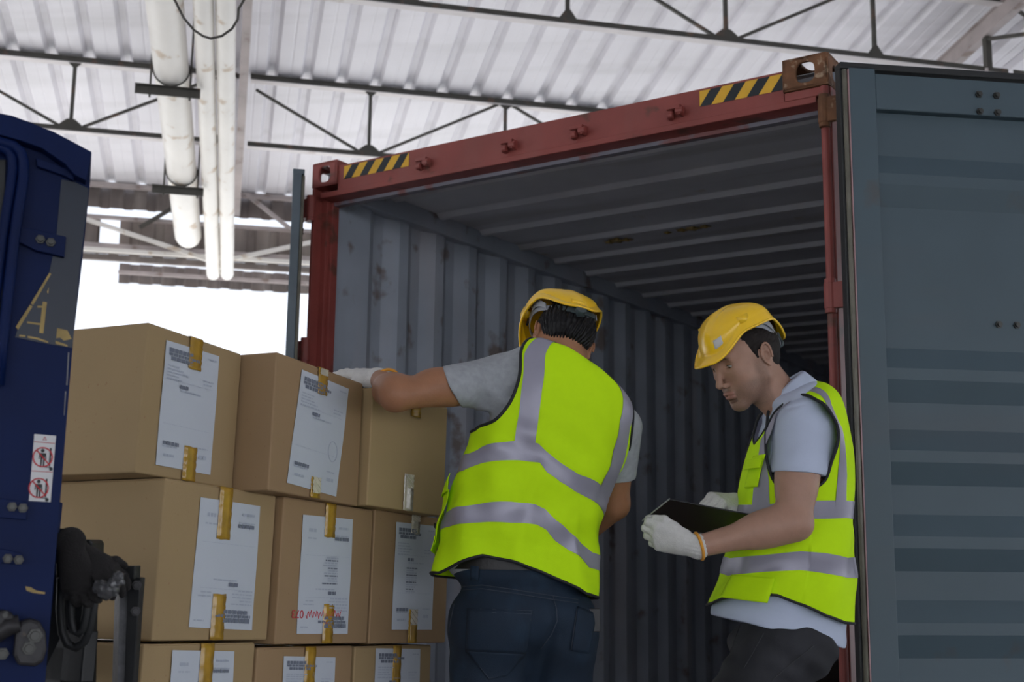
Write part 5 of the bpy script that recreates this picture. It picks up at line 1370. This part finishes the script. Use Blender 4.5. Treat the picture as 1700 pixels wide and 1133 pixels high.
# vest
U2 = lambda x, y: lf2.uv(x, y)[:2]
hn_px = [(1271,734),(1273,708),(1284,682),(1304,664),(1328,657),(1352,663),(1376,681),(1389,705),(1391,732),(1382,764),(1368,800),(1330,818),(1290,806),(1275,775)]
hnu = [U2(*p) for p in hn_px]; print('hole2', [(round(a, 2), round(b, 2)) for a, b in hnu])
hnu = [((a-1 if a > .5 else a), b) for a, b in hnu]
hfu = [(.5+ (-a if False else 0)+(-(a)), b) for a, b in hnu]
c1_, i1_ = poly_hole([(a % 1 if False else a, b) for a, b in hnu]); c2_, i2_ = poly_hole([(.5-a, b) for a, b in hnu])
# u wraps at zero: shift test
def wrapt(ins): return lambda U, W: ins(np.where(U > .75, U-1, U), W)
vt2 = lambda u: 1.0-.26*np.clip(1-np.abs((np.asarray(u) % 1)-.75)/.15, 0, 1)
def CC(L_, ex): return to_curve([U2(*p) for p in L_]+ex)
hem2 = CC([(1182,1002),(1215,990),(1250,985),(1290,988),(1330,1004),(1370,1022),(1404,1034)], [(.40,.0),(.5,.02),(.6,.02),(.7,.0)])
vest2 = vest_mesh(lf2, 'safety_vest', M_vest, per2, [wrapt(i1_), i2_], vt2, hem2)
binding(lf2, 'armhole_binding', M_bind, vest2, c1_, .0042); binding(lf2, 'armhole_binding', M_bind, vest2, c2_, .0042)
binding(lf2, 'hem_binding', M_bind, vest2, [(u, float(hem2(u))) for u in us], .0038); binding(lf2, 'neck_binding', M_bind, vest2, [(u, float(vt2(u))) for u in us], .0030)
q1t = CC([(1228,838),(1250,838),(1280,838),(1330,833),(1370,832),(1404,832)], [(.4,.49),(.6,.49)]); q1b = CC([(1226,868),(1250,866),(1280,866),(1330,862),(1370,862),(1404,860)], [(.4,.41),(.6,.41)])
q2t = CC([(1212,928),(1240,925),(1265,923),(1330,916),(1370,919),(1406,926)], [(.4,.27),(.6,.27)]); q2b = CC([(1208,957),(1240,952),(1265,951),(1330,947),(1370,952),(1406,959)], [(.4,.18),(.6,.18)])
band(lf2, 'reflective_band', M_refl, vest2, q1b, q1t); band(lf2, 'reflective_band', M_refl, vest2, q2b, q2t)
def pair(A_, B_, va, vb):
    a = [U2(*p) for p in A_]; b = [U2(*p) for p in B_]; a = [((u-1 if u > .75 and np.mean([q[0] for q in a]) < .4 else u), v) for u, v in a]; b = [((u-1 if u > .75 and np.mean([q[0] for q in b]) < .4 else u), v) for u, v in b]
    strap(lf2, 'reflective_strap', M_refl, vest2, vfun(a), vfun(b), va, vb)
pair([(1386,835),(1390,790),(1394,745),(1393,712),(1372,672),(1350,652)], [(1404,835),(1405,790),(1403,750),(1397,712),(1380,672),(1356,644)], .475, .985)
pair([(1250,838),(1253,800),(1258,765),(1264,730),(1285,690),(1312,660)], [(1278,838),(1277,800),(1274,768),(1270,742),(1290,684),(1318,657)], .475, .97)
strap(lf2, 'reflective_strap', M_refl, vest2, lambda v: .60-.04*np.clip((v-.5)*2, 0, 1), lambda v: .65-.04*np.clip((v-.5)*2, 0, 1), .475, .985)
strap(lf2, 'reflective_strap', M_refl, vest2, lambda v: .35+0*v, lambda v: .40+0*v, .475, .985)
bump_patch(lf2, (.775,.835), (.56,.68), 'chest_pocket', M_vest, vest2, .006); bump_patch(lf2, (.765,.84), (.63,.665), 'pocket_flap', M_vest, vest2, .018)
pu, pv = U2(1240, 960); bump_patch(lf2, (.80,.93), (.04,.15), 'pocket', M_vest, vest2, .006)
# open front flap edge
# jeans
j2 = SDF(); Mh2 = np.stack([LF2, BK2, ZZ], 1)
j2.ell(hp2-ZZ*.015, (.160, .145, .085), Mh2, .04)
for h_ in (hn, hfz): j2.ell(h_+BK2*.050-ZZ*.010, (.095, .105, .105), Mh2, .05)
j2.cone(hn-ZZ*.02, kn2, .106, .078, .04); j2.cone(hfz-ZZ*.02, knf, .104, .078, .04)
for k_, a_ in ((kn2, an2), (knf, anf)): j2.cone(k_, a_, .074, .055, .03)
for a_ in (an2, anf): j2.box(a_-ZZ*.07, (.12, .12, .045), np.eye(3), .003, '-')
def jean2_d(P):
    q = P-hp2; return -.003*vnoise(P, 18, 6)-.0028*np.sin((q@F2)*55-q[:, 2]*75)*np.exp(-((q[:, 2]+.05)/.10)**2)
jn2 = np_mesh('jeans', [j2.mesh(.004, jean2_d)], M_jeanb, per2)
for px_ in ([(1228,1040),(1215,1075),(1195,1105),(1178,1131)], [(1268,1052),(1250,1085),(1235,1110)], [(1352,1072),(1310,1105),(1280,1132)]): seam(j2, px_, 'stitching', M_stitchb, jn2, .0011, .004)
shoes(an2, F2, per2); shoes(anf, F2, per2)
# clipboard held flat, seen from below
bA, bB, bC = at(1112, 829, 3.17), at(1092, 869, 3.35), at(1262, 858, 3.22)
cx = nrm_(bC-bA); cy = nrm_((bB-bA)-cx*((bB-bA)@cx)); cz = np.cross(cx, cy); W_ = np.linalg.norm(bB-bA); cz = cz if cz[2] > 0 else -cz
cb = empty('clipboard', frame(bA, cx, cy, np.cross(cx, cy)), 'black clipboard held between the white gloves of the person in profile', 'clipboard')
sg = 1 if np.cross(cx, cy)[2] > 0 else -1
m = MB(); m.box((0,0,-.002), (.315,W_,.002)); m.build('board', M_clip, cb, bevel=.001)
m = MB(); m.box((.008,.01,.0022*sg if sg > 0 else -.0035), (.30,W_-.01,.0035 if sg > 0 else -.0022)); m.build('paper', M_paper, cb)
m = MB(); m.box((-.0012,0,-.0022), (.0,W_,.0022)); m.build('board_edge', M_plast, cb)
m = MB(); m.box((.285,W_*.3,min(.002*sg,.012*sg)), (.31,W_*.7,max(.002*sg,.012*sg))); m.build('clip', M_plast, cb, bevel=.002)
# gloves
gd = nrm_(at(1095, 893, 3.16)-wr2)
g3 = hand_sdf(wr2+gd*.030, gd, LF2-ZZ*.45, -1, [(.45,.95,.7),(.50,1.0,.8),(.58,1.05,.8),(.66,1.1,.8)], r=.0118, spread=(-.05,-.02,.02,.05), thumb=((.92,.30,-.10),(1.0,-.10,-.15)), scale=.86, rw=.0335, base=-.036)
gl = np_mesh('work_glove', [g3.mesh(.0022, lambda P: .0007*np.sin(((P-wr2)@np.cross(gd, LF2))*700)*np.exp(-(((P-wr2)@gd-.0)/.035)**2)+.0003*np.sin(P[:, 0]*1500)*np.sin(P[:, 2]*1500))], M_knit, per2); cuff(wr2-(wr2-el2)*.015, wr2-el2, .0345, 'glove_hem', gl)
gf = nrm_(at(1178, 826, 3.36)-at(1222, 836, 3.42))
g4 = hand_sdf(at(1226, 838, 3.43), gf, nrm_(ZZ*1.0+LF2*.5), 1, [(.9,1.1,.7),(.95,1.15,.7),(1.0,1.2,.7),(1.05,1.2,.7)], r=.0120, spread=(0,0,0,0), thumb=((.6,.3,-.6),(.8,-.1,-.3)))
gl = np_mesh('work_glove', [g4.mesh(.0024, knit)], M_knit, per2); cuff(at(1240, 842, 3.44), gf, .033, 'glove_hem', gl)
# dark gloves and a crumpled plastic film left on the black mast fittings
M_dkn = mat('sooty_knitted_glove', (.016,.014,.014), .95, 0, .3, 40, 1.0, 260)
M_film = mat('crumpled_clear_film', (.16,.16,.17), .12, 0, .5, 60, 1.0, 50, trans=.6)
def droop(w, f, n_, lab):
    g = hand_sdf(w, f, n_, 1, [(.5,.55,.25),(.55,.5,.3),(.5,.6,.3),(.6,.6,.3)], r=.0125, spread=(-.25,-.08,.08,.25), thumb=((.5,.85,-.25),(.7,.5,-.4)), scale=.62)
    o = np_mesh('work_glove', [g.mesh(.0028, knit)], M_dkn); tag(o, lab, 'glove', 'dark work gloves on the mast fittings'); return o
droop(at(140, 925, 2.30), nrm_(at(185, 950, 2.28)-at(140, 920, 2.30)), nrm_(ZZ-hdg(0)*.6), 'dark sooty glove draped to the right over the black mast fittings')
droop(at(120, 925, 2.27), nrm_(at(128, 985, 2.26)-at(120, 925, 2.27)), nrm_(-hdg(0)+ZZ*.2), 'dark sooty glove hanging down in front of the black mast fittings')
fs_ = SDF(); cf = at(178, 975, 2.25)
for dx, dz, r_ in ((-.012,.0,.014),(.006,-.004,.017),(.018,.010,.012),(.0,-.014,.012),(.020,.022,.008)): fs_.ell(cf+_R*dx+ZZ*dz, (r_, r_*.7, r_*.9), None, .006)
o = np_mesh('plastic_film', [fs_.mesh(.002, lambda P: -.006*vnoise(P, 150, 3)-.004*np.abs(vnoise(P, 90, 8)))], M_film, smooth=False); tag(o, 'crumpled clear plastic film tucked under the dark gloves', 'plastic film')
for o in list(bpy.data.objects):
    if '_base' in o: del o['_base']
